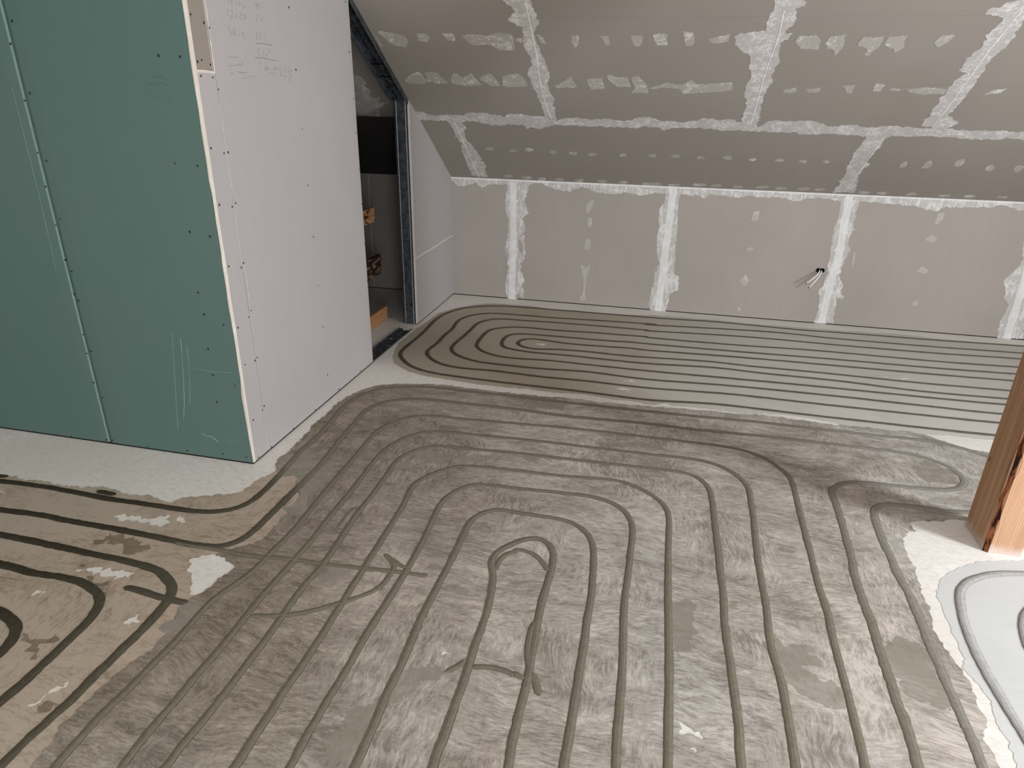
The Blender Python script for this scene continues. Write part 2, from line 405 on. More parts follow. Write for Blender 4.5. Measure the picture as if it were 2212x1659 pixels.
# ---- traced outlines, metres: floor (x, y), back wall and green face (x, z), white face (y, z), roof slope (x, y)
GROOVES = [('A1',25,'A',[(-3.1612,1.9485),(-2.7531,1.9852),(-2.5759,1.9944),(-2.3922,1.9933),(-2.2063,1.9847),(-2.0355,1.9876),(-1.8684,1.9903),(-1.7376,2.0004),
(-1.6522,2.0348),(-1.6144,2.0769),(-1.5965,2.1368),(-1.5931,2.2313),(-1.5988,2.3269),(-1.6158,2.5113),(-1.6192,2.6068),(-1.616,2.7556),(-1.6315,2.9411),
(-1.6495,3.0894),(-1.6376,3.1985),(-1.5858,3.3242),(-1.5072,3.3992),(-1.3789,3.4488),(-1.2402,3.4723),(-1.0576,3.4686),(-.7661,3.4697),(-.3822,3.4652),
(.0752,3.4693),(.3273,3.476),(.6416,3.4876),(.8596,3.4797),(1.1485,3.4802),(1.4303,3.4879),(1.554,3.449),(1.6421,3.397),(1.6799,3.3583),(1.7249,3.2766),
(1.6848,3.1132),(1.5908,2.9581),(1.4607,2.8305),(1.312,2.792),(1.1752,2.7933),(1.057,2.786),(1.0021,2.753),(.9817,2.7064),(.9693,2.5981),(.9627,2.4822),
(.9654,2.3768),(.9616,2.2846),(.9694,2.1838),(.9662,2.0792),(.9667,1.9943),(.9601,1.9029),(.9607,1.829),(.9582,1.7499),(.9589,1.6851),(.958,1.6196),
(.959,1.5547),(.9545,1.4787),(.9519,1.3984)]),('A2',25,'A',[(-2.9617,1.7928),(-2.5539,1.8056),(-2.3904,1.8157),(-2.2146,1.8102),(-1.9939,1.8096),
(-1.7753,1.8026),(-1.6429,1.7984),(-1.5436,1.8088),(-1.4988,1.8467),(-1.477,1.8909),(-1.4715,1.9401),(-1.4686,2.0198),(-1.4678,2.1534),(-1.4672,2.2691),
(-1.4668,2.3406),(-1.4686,2.4868),(-1.4762,2.5958),(-1.4928,2.7422),(-1.4989,2.8901),(-1.5086,3.0418),(-1.4872,3.1493),(-1.417,3.2336),(-1.2831,3.29),
(-1.1456,3.2991),(-.7281,3.304),(-.4224,3.2892),(-.0443,3.3092),(.2614,3.3054),(.623,3.3196),(.777,3.3205),(1.0556,3.3167),(1.2709,3.3111),
(1.3664,3.2755),(1.429,3.2274),(1.458,3.1614),(1.4664,3.0983),(1.436,3.0378),(1.3756,2.9861),(1.2989,2.9712),(1.1744,2.9591),(1.0262,2.9567),
(.9218,2.9346),(.8627,2.888),(.8338,2.8397),(.8343,2.7904),(.8345,2.6683),(.8275,2.5198),(.8153,2.3168),(.8045,2.2474),(.8015,2.1604),(.8019,2.0437),
(.8027,1.9531),(.7962,1.8467),(.7951,1.7548),(.7923,1.6693),(.7963,1.5915),(.7932,1.4954),(.7881,1.4379),(.7807,1.3565)]),
('A3',25,'A',[(-2.7485,1.6723),(-2.4002,1.6669),(-2.2344,1.6655),(-2.0685,1.6595),(-1.9074,1.6536),(-1.7765,1.6483),(-1.6668,1.6352),(-1.6016,1.6021),
(-1.5485,1.5645),(-1.5241,1.5095),(-1.5156,1.4419),(-1.5111,1.361),(-1.5138,1.2885),(-1.513,1.2165),(-1.5155,1.1523),(-1.5082,1.0898),(-1.514,1.0397),
(-1.5192,.9767),(-1.5213,.9252),(-1.5176,.8777),(-1.5164,.8064)]),('A4',26,'A',[(-2.5156,1.5304),(-2.2406,1.523),(-2.1338,1.5196),(-2.0971,1.5089),
(-2.0065,1.5187),(-1.9067,1.518),(-1.8266,1.5002),(-1.7672,1.4721),(-1.73,1.4338),(-1.7121,1.3867),(-1.703,1.3288),(-1.7,1.2569),(-1.6971,1.1893),
(-1.6945,1.1255),(-1.6919,1.0652),(-1.6986,1.0343),(-1.7039,.9349)]),('A5',27,'A',[(-2.1852,1.3423),(-2.0217,1.3256),(-1.9681,1.3111),(-1.9101,1.2874),
(-1.8823,1.2573),(-1.8642,1.2158),(-1.8579,1.1779),(-1.859,1.1025)]),('B3',24,'B',[(-1.3758,.8728),(-1.385,.9103),(-1.3874,.9762),(-1.3908,1.0312),
(-1.3916,1.082),(-1.3825,1.1421),(-1.3827,1.2076),(-1.3796,1.2734),(-1.3764,1.3431),(-1.3769,1.4107),(-1.3839,1.5037),(-1.373,1.5841),(-1.3409,1.6814),
(-1.3336,1.7235),(-1.3304,1.8191),(-1.3267,1.887),(-1.321,1.9911),(-1.328,2.1171),(-1.3351,2.2641),(-1.3397,2.3843),(-1.3403,2.4924),(-1.3449,2.6427),
(-1.3513,2.7668),(-1.348,2.861),(-1.3212,2.952),(-1.2577,3.0418),(-1.1471,3.1044),(-.9824,3.1085),(-.688,3.1292),(-.3393,3.1517),(.0242,3.1532),
(.3159,3.1522),(.457,3.139),(.5534,3.0968),(.5942,3.0598),(.625,3.0099),(.6674,2.932),(.6764,2.8496),(.674,2.7293),(.6711,2.5814),(.6684,2.4463),
(.6678,2.3081),(.6637,2.2088),(.6638,2.0937),(.6685,1.9925),(.6616,1.896),(.6598,1.8126),(.6596,1.7257),(.6595,1.6449),(.6575,1.5612),(.6566,1.4876),
(.6525,1.4045),(.6477,1.3239)]),('B4',24,'B',[(-1.2128,.8839),(-1.2201,.9508),(-1.2248,1.0019),(-1.2266,1.0565),(-1.226,1.111),(-1.222,1.1692),
(-1.2268,1.2375),(-1.2232,1.2982),(-1.2218,1.3717),(-1.2258,1.4649),(-1.2302,1.566),(-1.2291,1.6455),(-1.2255,1.724),(-1.2235,1.8105),(-1.2216,1.8763),
(-1.2205,1.9846),(-1.2278,2.1078),(-1.2261,2.2445),(-1.2308,2.3714),(-1.2359,2.5087),(-1.2377,2.635),(-1.2198,2.7378),(-1.1789,2.839),(-1.1106,2.9109),
(-1.0254,2.9405),(-.8392,2.9496),(-.6493,2.9604),(-.4325,2.9661),(-.1394,2.9684),(.0317,2.9709),(.2821,2.9716),(.4132,2.8981),(.4721,2.7859),
(.4769,2.6684),(.4731,2.4701),(.4667,2.3088),(.4646,2.1582),(.467,2.0628),(.4663,1.9473),(.4632,1.8843),(.4602,1.793),(.4698,1.6971),(.4753,1.6079),
(.4754,1.5122),(.4755,1.4244),(.4738,1.3606),(.4719,1.2808)]),('B5',24,'B',[(-1.1227,.9381),(-1.1098,.9779),(-1.1133,1.0046),(-1.1121,1.0587),
(-1.106,1.1093),(-1.1062,1.1771),(-1.1054,1.2367),(-1.1065,1.3086),(-1.1073,1.3656),(-1.1075,1.4466),(-1.1124,1.5322),(-1.1156,1.6128),(-1.118,1.7055),
(-1.1073,1.7709),(-1.1092,1.8468),(-1.1147,1.9338),(-1.1219,2.0506),(-1.1299,2.1773),(-1.1269,2.2894),(-1.1299,2.3978),(-1.1302,2.4926),
(-1.1369,2.5799),(-1.1146,2.6735),(-1.0548,2.7566),(-.975,2.7902),(-.797,2.8002),(-.6159,2.8152),(-.351,2.822),(-.1271,2.8289),(.0915,2.8357),
(.2253,2.8269),(.2767,2.7763),(.3054,2.7119),(.3144,2.5608),(.3171,2.4049),(.32,2.2712),(.3213,2.1217),(.3252,2.0396),(.3248,1.9589),(.3225,1.8489),
(.3253,1.7695),(.3305,1.6813),(.3323,1.6032),(.3363,1.5183),(.3369,1.4389),(.3344,1.3264),(.3368,1.2478)]),('B6',24,'B',[(-.9465,.9492),(-.9403,1.0131),
(-.9412,1.0825),(-.9425,1.1079),(-.9426,1.1535),(-.9406,1.21),(-.9452,1.281),(-.9409,1.3545),(-.9434,1.4314),(-.9436,1.5089),(-.9463,1.5797),
(-.9479,1.6612),(-.9522,1.7347),(-.9512,1.8005),(-.9574,1.9072),(-.9581,1.997),(-.9635,2.1164),(-.9662,2.2378),(-.9786,2.3376),(-.9798,2.4268),
(-.9394,2.5158),(-.8656,2.6007),(-.7802,2.6399),(-.5789,2.6539),(-.3802,2.6571),(-.22,2.6725),(-.0983,2.6833),(-.0065,2.6456),(.0729,2.5825),
(.1194,2.5103),(.133,2.425),(.1333,2.2616),(.1343,2.0741),(.1387,1.8881),(.1418,1.7443),(.1456,1.6256),(.1463,1.5132),(.1467,1.4112),(.148,1.2806),
(.1485,1.2017)]),('B7',24,'B',[(-.8052,.9681),(-.8027,1.0469),(-.8044,1.0912),(-.8087,1.1484),(-.8068,1.2108),(-.8095,1.2716),(-.8051,1.3291),
(-.8056,1.4168),(-.8077,1.5062),(-.8064,1.5759),(-.8034,1.6561),(-.8003,1.7416),(-.7993,1.8392),(-.7995,1.9476),(-.8029,2.0602),(-.8103,2.1643),
(-.8183,2.2761),(-.8143,2.3421),(-.7851,2.4174),(-.7339,2.4809),(-.6846,2.4989),(-.5444,2.5031),(-.3561,2.5145),(-.2017,2.5207),(-.0968,2.4864),
(-.043,2.4321),(-.0136,2.353),(-.0073,2.2568),(-.0092,2.1497),(-.008,2.0379),(-.0093,1.9109),(-.0064,1.794),(.0017,1.6884),(.0056,1.5907),
(.0092,1.5008),(.0093,1.4168),(.011,1.3395),(.0157,1.2481),(.0182,1.1697)]),('B8',25,'B',[(-.644,1.0233),(-.6418,1.1067),(-.6442,1.1778),
(-.6453,1.2349),(-.653,1.3021),(-.6511,1.3585),(-.6525,1.4454),(-.6558,1.5236),(-.6613,1.6124),(-.6613,1.7277),(-.6593,1.8748),(-.6582,1.9837),
(-.6604,2.0969),(-.6627,2.1856),(-.6499,2.2443),(-.6057,2.3042),(-.5602,2.325),(-.5018,2.3177),(-.3969,2.3184),(-.273,2.3116),(-.1991,2.2637),
(-.1569,2.1871),(-.1439,2.1153),(-.1332,2.006),(-.1247,1.8817),(-.1243,1.7643),(-.1202,1.6579),(-.1201,1.5736),(-.1188,1.4865),(-.1176,1.4058),
(-.1159,1.327),(-.1171,1.2712),(-.1162,1.2156),(-.1141,1.1374)]),('B9',25,'B',[(-.4511,1.0706),(-.4457,1.1347),(-.4515,1.1888),(-.4438,1.2348),
(-.4491,1.3033),(-.4478,1.3657),(-.4498,1.431),(-.452,1.5003),(-.457,1.5838),(-.4558,1.6641),(-.4593,1.7371),(-.4701,1.8253),(-.4858,1.919),
(-.5054,1.9517),(-.5129,2.0064),(-.495,2.0624),(-.4544,2.1108),(-.4321,2.1382),(-.3908,2.1661),(-.3535,2.1678),(-.3213,2.145),(-.2982,2.1054),
(-.2872,2.0496),(-.2851,1.9674),(-.2875,1.8405),(-.2837,1.7354),(-.2765,1.6394),(-.2718,1.5599),(-.2656,1.4768),(-.2646,1.39),(-.2648,1.329),
(-.2649,1.2714),(-.2565,1.1812),(-.2567,1.1182)]),('S1',22,'B',[(-1.7146,1.7913),(-1.5326,1.793),(-1.3775,1.7926),(-1.2431,1.8112),(-1.1015,1.8135),
(-.9679,1.8269),(-.836,1.84),(-.7911,1.8413),(-.7113,1.8442)]),('S2',22,'B',[(-.4883,1.9285),(-.483,1.9961),(-.4622,2.0412),(-.4421,2.0574),
(-.4277,2.0759),(-.3703,2.0647),(-.321,2.0197),(-.2936,1.9781)]),('S3',20,'B',[(-1.2111,1.5102),(-1.1265,1.5343),(-1.0571,1.5632),(-.9948,1.6078),
(-.9336,1.6588),(-.8878,1.7008),(-.8536,1.7534),(-.8477,1.8135),(-.8481,1.8643),(-.8785,1.8986),(-.9133,1.9258)]),('S3b',18,'B',[(-.8769,1.9062),
(-.8277,1.8764),(-.7871,1.8661)]),('S5',20,'B',[(-.5117,1.4407),(-.487,1.4678),(-.4673,1.5013)]),('S5b',20,'B',[(-.442,1.479),(-.3899,1.4911),
(-.3453,1.4891),(-.3095,1.4795),(-.3143,1.4853),(-.2758,1.4743)]),('S6',22,'B',[(-.2564,1.502),(-.2367,1.4572),(-.2194,1.4224)]),
('S6b',22,'B',[(-.2927,1.7107),(-.2953,1.6558),(-.2883,1.5854),(-.2713,1.5216)]),('S7',20,'A',[(-1.7181,1.529),(-1.6495,1.5264),(-1.5466,1.5146),
(-1.4534,1.5125)]),('S8',22,'A',[(-2.2853,2.026),(-2.2389,2.0208),(-2.184,2.0188)]),('S9',20,'A',[(-2.8253,2.0157),(-2.7503,2.0229)]),
('S10',10,'B',[(-1.1468,2.191),(-1.1619,2.1336),(-1.159,2.0328)]),('C1',25,'C',[(2.553,3.687),(1.8195,3.6494),(1.5177,3.6458),(1.1822,3.6507),
(.8331,3.6559),(.3762,3.6668),(-.0053,3.6237),(-.3598,3.6408),(-.6593,3.647),(-.9695,3.6558),(-1.2739,3.6747),(-1.4069,3.7045),(-1.5102,3.7581),
(-1.5983,3.8477),(-1.6468,3.9233),(-1.6684,4.0253),(-1.6614,4.2757),(-1.6624,4.4734),(-1.6736,4.6435),(-1.6621,4.8312),(-1.6006,5.0011),
(-1.5048,5.1196),(-1.3537,5.1962),(-1.1647,5.2331),(-.8152,5.2395),(-.5111,5.2436),(.0687,5.2489),(.4486,5.2755),(1.0124,5.2501),(1.3782,5.2629),
(2.0228,5.2741),(2.6047,5.3052),(3.5558,5.3389)]),('C2',25,'C',[(2.6513,3.8673),(1.9111,3.825),(1.5722,3.8215),(1.0694,3.8238),(.481,3.836),
(-.0129,3.7999),(-.3811,3.8101),(-.67,3.8023),(-.9625,3.8195),(-1.1741,3.8099),(-1.3169,3.8342),(-1.4133,3.8993),(-1.4815,3.9848),(-1.5016,4.0628),
(-1.4864,4.223),(-1.4918,4.3943),(-1.4809,4.5442),(-1.4978,4.6941),(-1.4807,4.821),(-1.4121,4.9337),(-1.2904,5.0036),(-1.0904,5.0186),(-.7789,5.0243),
(-.4763,5.0497),(-.0007,5.0777),(-.0675,5.0516),(.8138,5.1305),(1.2879,5.1045),(1.9713,5.1079),(2.5348,5.1331),(3.4551,5.1598)]),
('C3',25,'C',[(2.7306,4.0127),(1.973,3.9588),(1.615,3.9597),(1.164,3.9715),(.4899,3.9698),(-.0188,3.9349),(-.4001,3.9616),(-.6952,3.9345),
(-1.0026,3.9359),(-1.1316,3.9488),(-1.2542,4.0031),(-1.3306,4.0733),(-1.3619,4.1435),(-1.3664,4.257),(-1.3526,4.3985),(-1.3435,4.5461),(-1.3395,4.7002),
(-1.2993,4.7996),(-1.2071,4.8754),(-1.0,4.8902),(-.7591,4.9072),(-.4606,4.9139),(-.0527,4.9155),(-.0609,4.901),(.6763,4.9621),(1.293,4.9534),
(1.9261,4.9623),(2.4796,4.9971),(3.3705,5.0093)]),('C4',25,'C',[(2.8078,4.1543),(2.0446,4.1072),(1.5665,4.0988),(.9982,4.101),(.498,4.0914),
(-.0252,4.0813),(-.4157,4.085),(-.6731,4.0913),(-.9307,4.0696),(-1.0906,4.1098),(-1.1754,4.18),(-1.212,4.2508),(-1.2217,4.3659),(-1.2202,4.5078),
(-1.1991,4.6061),(-1.1103,4.6808),(-.9884,4.7235),(-.7278,4.7223),(-.4415,4.7484),(-.2704,4.7497),(-.0462,4.7596),(-.054,4.7427),(.542,4.7524),
(1.116,4.7875),(1.8707,4.7839),(2.405,4.8135),(3.2707,4.8319)]),('C5',25,'C',[(2.852,4.2353),(2.0933,4.2043),(1.5935,4.1917),(1.1203,4.2315),
(.7058,4.2358),(.4027,4.2546),(-.0309,4.2121),(-.2766,4.2108),(-.5372,4.2189),(-.8019,4.2125),(-.9702,4.2378),(-1.0365,4.2839),(-1.0582,4.3952),
(-1.0498,4.5024),(-.9993,4.56),(-.8761,4.5806),(-.6483,4.5883),(-.3678,4.591),(-.1487,4.6085),(-.048,4.6041),(.6007,4.6146),(1.1979,4.6358),
(1.8273,4.6438),(2.3356,4.6714),(3.1952,4.6977)]),('C6',25,'C',[(2.9211,4.362),(2.1634,4.3475),(1.6348,4.3335),(1.0408,4.3494),(.6434,4.3462),
(.3528,4.3606),(-.0359,4.3274),(-.2345,4.319),(-.4463,4.328),(-.6592,4.3158),(-.7939,4.2811),(-.8978,4.3067),(-.9429,4.3601),(-.9327,4.4411),
(-.8572,4.4868),(-.742,4.4746),(-.5719,4.455),(-.3008,4.4686),(-.1408,4.4811),(-.0421,4.4689),(.5805,4.4998),(1.1737,4.5093),(1.788,4.5171),
(2.261,4.5339),(3.1146,4.5544)]),('D1',30,'D',[(1.7605,2.4769),(1.4261,2.4035),(1.3342,2.3787),(1.2635,2.345),(1.2004,2.2975),(1.155,2.2372),
(1.1311,2.1626),(1.1092,2.0635),(1.0992,1.9739),(1.0955,1.8967),(1.0953,1.8157),(1.0988,1.7497),(1.1018,1.6792),(1.1061,1.6154),(1.1143,1.4972)]),
('D2',30,'D',[(1.671,2.2991),(1.4752,2.2649),(1.3837,2.2204),(1.3187,2.1391),(1.2846,2.0524),(1.267,1.9645),(1.2594,1.8115),(1.2591,1.6475)])]
COATS = {'B': [(-1.6557,2.3872),(-1.6722,2.4501),(-1.6784,2.5665),(-1.685,2.6909),(-1.7054,2.8489),(-1.6945,2.984),(-1.7009,3.1074),(-1.6931,3.2086),
(-1.655,3.3141),(-1.5879,3.4134),(-1.4961,3.4626),(-1.3602,3.4981),(-1.2207,3.5234),(-1.1449,3.5166),(-1.07,3.5099),(-1.0005,3.5199),(-.9267,3.5132),
(-.8404,3.5102),(-.7946,3.5263),(-.8036,3.5115),(-.6655,3.523),(-.5947,3.5164),(-.4944,3.5351),(-.3909,3.5293),(-.2553,3.5243),(-.1225,3.5274),
(.0015,3.5447),(.0215,3.534),(.0731,3.548),(.1702,3.5502),(.2664,3.5523),(.3624,3.5704),(.4566,3.5645),(.6334,3.5921),(.6322,3.5779),(.7249,3.5831),
(.8733,3.563),(.9913,3.5581),(1.1712,3.5774),(1.2999,3.5622),(1.3276,3.5908),(1.4241,3.5606),(1.4926,3.5111),(1.5587,3.4631),(1.657,3.4382),
(1.7174,3.4169),(1.826,3.2805),(1.804,3.0928),(1.6597,2.882),(1.4508,2.7437),(1.3705,2.7403),(1.2913,2.7286),(1.19,2.6893),(1.1396,2.685),
(1.1102,2.6601),(1.1134,2.5934),(1.0827,2.5773),(1.0405,2.5022),(1.0249,2.4141),(1.0296,2.343),(1.0287,2.284),(1.0085,2.1873),(1.0174,2.1158),
(.999,2.008),(1.0095,1.941),(1.0178,1.8433),(1.0271,1.776),(1.0258,1.7017),(1.0197,1.6388),(.9978,1.5906),(.9957,1.538),(.9969,1.4892),(.9926,1.4084),
(-1.4501,.8102),(-1.4604,.8853),(-1.4595,.9299),(-1.4648,.9827),(-1.4706,1.0114),(-1.4702,1.0625),(-1.4665,1.1212),(-1.4525,1.1947),(-1.4414,1.2532),
(-1.423,1.3063),(-1.4219,1.3469),(-1.4315,1.3916),(-1.4494,1.4033),(-1.4524,1.4522),(-1.4556,1.4914),(-1.4493,1.5374),(-1.4426,1.5913),(-1.4377,1.6503),
(-1.4146,1.6927),(-1.4137,1.727),(-1.465,1.7453),(-1.5132,1.7651),(-1.5134,1.7942),(-1.4708,1.8274),(-1.4134,1.8648),(-1.4076,1.9206),(-1.4011,1.9951),
(-1.4075,2.0965),(-1.4017,2.143),(-1.4144,2.2049),(-1.4431,2.2263),(-1.482,2.2853),(-1.515,2.3541),(-1.5886,2.3296),
(-1.631,2.3611)],'A': [(-3.6708,1.9228),(-3.2021,1.9804),(-2.7956,2.0235),(-2.7273,2.031),(-2.6683,2.0054),(-2.6046,2.022),(-2.5248,2.0227),
(-2.4545,2.0261),(-2.3739,2.0372),(-2.2937,2.0483),(-2.2033,2.0474),(-2.1314,2.0325),(-2.0835,2.045),(-2.0646,2.0643),(-2.0165,2.0482),(-1.9754,2.0401),
(-1.927,2.0295),(-1.8988,2.0741),(-1.8318,2.0916),(-1.7443,2.1286),(-1.6855,2.1679),(-1.6814,2.2232),(-1.6782,2.2543),(-1.6775,2.2647),(-1.6596,2.3109),
(-1.6408,2.3477),(-1.6216,2.3853),(-1.4819,2.4111),(-1.3593,2.2676),(-1.3369,2.1237),(-1.3559,2.0068),(-1.3758,1.9527),(-1.4063,1.8858),
(-1.4363,1.8438),(-1.458,1.8232),(-1.5091,1.788),(-1.5428,1.7648),(-1.5716,1.7358),(-1.6047,1.7202),(-1.5724,1.6934),(-1.5526,1.6475),(-1.5017,1.6081),
(-1.478,1.5699),(-1.4473,1.5409),(-1.4053,1.5395),(-1.394,1.4335),(-1.3804,1.332),(-1.408,1.238),(-1.4305,1.1472),(-1.4457,1.0369),(-1.4527,.9857),
(-1.4648,.9753),(-1.4683,.9277),(-1.469,.8832),(-1.4637,.8225),(-1.5567,.6959),(-2.1514,.77)],'C': [(-.5351,3.5813),(-.723,3.5887),(-1.008,3.5831),
(-1.2631,3.613),(-1.3806,3.6322),(-1.4725,3.6595),(-1.5862,3.7369),(-1.6354,3.7796),(-1.6942,3.91),(-1.7514,4.148),(-1.7404,4.3593),(-1.7284,4.5882),
(-1.7053,4.8828),(-1.6201,5.0629),(-1.4679,5.2237),(-1.3494,5.2823),(-1.0849,5.2892),(-.8174,5.2524),(-.667,5.2738),(-.4369,5.2521),(-.2514,5.2625),
(-.0084,5.3201),(-.0791,5.317),(.1883,5.3239),(.4511,5.3306),(.7072,5.3144),(1.0218,5.3171),(1.2691,5.3237),(1.5122,5.3302),(1.8149,5.3547),
(2.0921,5.3133),(2.3749,5.3159),(2.6133,5.3264),(3.6279,5.3764),(2.5039,3.5315),(1.986,3.5381),(1.7718,3.5326),(1.7687,3.5819),(1.6507,3.5733),
(1.5401,3.5737),(1.4233,3.5576),(1.2939,3.5397),(1.1694,3.5698),(1.053,3.5717),(.9966,3.5858),(.91,3.6027),(.8212,3.6166),(.7168,3.6161),(.6476,3.6067),
(.5205,3.5817),(.3311,3.5857),(.2348,3.5837),(.1572,3.5788),(.0914,3.6052),(.0398,3.5714),(.0008,3.5609),(-.0928,3.5768),(-.1931,3.5747),
(-.2962,3.5891),(-.4011,3.6038),(-.5372,3.5842),(-.6086,3.5913),(-.6808,3.5984),(-.8043,3.6063)],'D': [(1.9233,2.5708),(1.4624,2.4928),(1.3226,2.4535),
(1.2508,2.4207),(1.1991,2.3862),(1.152,2.3393),(1.1223,2.3078),(1.0895,2.2529),(1.0577,2.1872),(1.0614,2.139),(1.057,2.0905),(1.0566,2.0224),
(1.0525,1.9781),(1.0502,1.8903),(1.0322,1.8373),(1.0463,1.8035),(1.0512,1.7553),(1.0662,1.7202),(1.0524,1.6751),(1.0505,1.6229),(1.0534,1.5779),
(1.0424,1.5004),(1.0305,1.4176),(1.3724,1.5013)]}
ISLANDS = {'A': [[(-2.0793,1.8876),(-2.0505,1.8993),(-2.0111,1.8923),(-1.9627,1.9006),(-1.9115,1.9053),(-1.8985,1.93),(-1.8751,1.9491),(-1.8501,1.9383),
(-1.827,1.9019),(-1.8386,1.8823),(-1.86,1.8685),(-1.9007,1.8787),(-1.9452,1.8797),(-1.9961,1.875),(-2.0337,1.8737)],[(-1.8199,1.9205),(-1.8126,1.9394),
(-1.7772,1.9358),(-1.7756,1.9193),(-1.8009,1.917)],[(-1.9378,1.5662),(-1.9076,1.5874),(-1.8721,1.6033),(-1.8247,1.595),(-1.7981,1.5984),
(-1.7634,1.6039),(-1.7405,1.603),(-1.7349,1.5878),(-1.748,1.5746),(-1.7893,1.5773),(-1.7991,1.5551),(-1.839,1.5613),(-1.8768,1.5649)],[(-2.6792,1.9185),
(-2.643,1.9135),(-2.638,1.9034),(-2.6627,1.9036)],[(-1.9983,1.4288),(-1.9814,1.4454),(-1.9599,1.4385),(-1.9516,1.4163)],[(-1.5692,1.3624),
(-1.5815,1.3973),(-1.5868,1.4353),(-1.5677,1.4287),(-1.5521,1.4048),(-1.5626,1.3856)],[(-1.6084,1.0323),(-1.6008,1.0669),(-1.6024,1.0959),
(-1.5762,1.135),(-1.5707,1.121),(-1.5792,1.089),(-1.5848,1.0708),(-1.5927,1.0361)],[(-1.5689,1.0201),(-1.5622,1.0257),
(-1.555,1.0157)]],'B': [[(-.5458,1.5036),(-.5181,1.5303),(-.5155,1.5161),(-.5362,1.5035)],[(.1662,1.4436),(.1919,1.4341),(.2108,1.4193),(.2358,1.4101),
(.2323,1.3979),(.2196,1.3854),(.2042,1.3909),(.1885,1.3833),(.176,1.403),(.1775,1.4266)],[(.203,1.5981),(.2134,1.6007),(.2098,1.5884)],[(.2053,1.3524),
(.2189,1.3467),(.2143,1.342)]],'C': [[(-.2103,3.7531),(-.1421,3.767),(-.1084,3.745),(-.1668,3.729)],[(-.1551,3.8799),(-.0951,3.904),
(-.1121,3.874)],[(-.806,4.3988),(-.7503,4.3978),(-.7783,4.37)],[(1.427,4.4026),(1.4891,4.4109),(1.4521,4.3832)],[(1.5352,4.3974),(1.595,4.3994),
(1.5481,4.3721)]],'D': []}
SMEARS = [[(-1.631,2.3611),(-1.6405,2.4585),(-1.6338,2.5541),(-1.6137,2.6082),(-1.5804,2.6047),(-1.5189,2.502),(-1.4294,2.4689),(-1.3985,2.4549),
(-1.3709,2.3553),(-1.3744,2.2539),(-1.3681,2.1609),(-1.3632,2.047),(-1.4023,1.9539),(-1.4011,1.9951),(-1.4075,2.0965),(-1.4017,2.143),(-1.412,2.2056),
(-1.4454,2.2354),(-1.4845,2.2948),(-1.5125,2.3548),(-1.5861,2.3302)],[(-1.0868,1.7762),(-1.0912,1.8302),(-1.0599,1.8242),(-1.0088,1.796),
(-1.0254,1.7551),(-1.035,1.7201),(-1.0655,1.7092),(-1.1029,1.7029),(-1.1094,1.7403)],[(-.7444,1.0613),(-.7428,1.0958),(-.7368,1.1366),(-.7221,1.2042),
(-.7122,1.2503),(-.6643,1.2951),(-.6402,1.2722),(-.6409,1.2012),(-.6398,1.1605),(-.6333,1.0886)],[(-.6514,1.2899),(-.6441,1.4054),(-.576,1.4645),
(-.5373,1.4838),(-.5526,1.4514),(-.5144,1.4377),(-.5502,1.3617),(-.5938,1.3337),(-.618,1.2696)],[(-.8161,1.5517),(-.7904,1.5582),(-.7674,1.5241),
(-.7824,1.5125)],[(.4488,1.8533),(.4825,1.8298),(.53,1.8365),(.568,1.8512),(.5934,1.8111),(.6107,1.7804),(.5893,1.7459),(.5495,1.7312),(.5863,1.689),
(.6192,1.6881),(.6395,1.6574),(.6433,1.582),(.5982,1.5749),(.552,1.6011),(.5083,1.6336),(.4479,1.6545)],[(.1271,1.9149),(.1944,1.9441),(.2331,1.9002),
(.2468,1.8298),(.2154,1.742),(.1717,1.6707),(.1637,1.7817)],[(.7939,1.887),(.8742,1.928),(.9207,1.9084),(.9445,1.8738),(.9413,1.7774),(.9414,1.6977),
(.9502,1.6498),(.9239,1.6433),(.8653,1.6619),(.8133,1.7006),(.804,1.7899)],[(1.253,3.1524),(1.3586,3.2497),(1.4245,3.1976),(1.442,3.1134),
(1.4134,3.0422),(1.3356,3.0115),(1.2927,3.0635)],[(-.6687,3.437),(-.4712,3.4329),(-.4614,3.3714),(-.6319,3.357)],[(-1.077,2.7015),(-.8358,2.7294),
(-.6126,2.8004),(-.4687,2.8384),(-.3527,2.8333),(-.4562,2.7709),(-.629,2.7722),(-.7687,2.7001),(-1.0342,2.6184)],[(-1.4494,1.4033),(-1.4524,1.4522),
(-1.4556,1.4914),(-1.4325,1.5148),(-1.3951,1.5067),(-1.394,1.4335),(-1.4033,1.3776),(-1.4219,1.3469)]]
SMEARSA = [[(-1.861,1.2627),(-1.7977,1.2578),(-1.7583,1.2937),(-1.7506,1.2594),(-1.7646,1.2257),(-1.7277,1.1816),(-1.752,1.1803),
(-1.7779,1.2175)],[(-1.5583,1.0487),(-1.5402,1.0819),(-1.5141,1.0476),(-1.5389,1.0335)],[(-2.0292,1.7297),(-2.0043,1.7909),(-1.9218,1.7884),
(-1.794,1.7298),(-1.8109,1.689),(-1.9073,1.723),(-1.9559,1.6957),(-1.9868,1.6952)],[(-1.882,1.5439),(-1.8276,1.5381),(-1.7747,1.5387),(-1.7914,1.5249),
(-1.8402,1.5253)]]
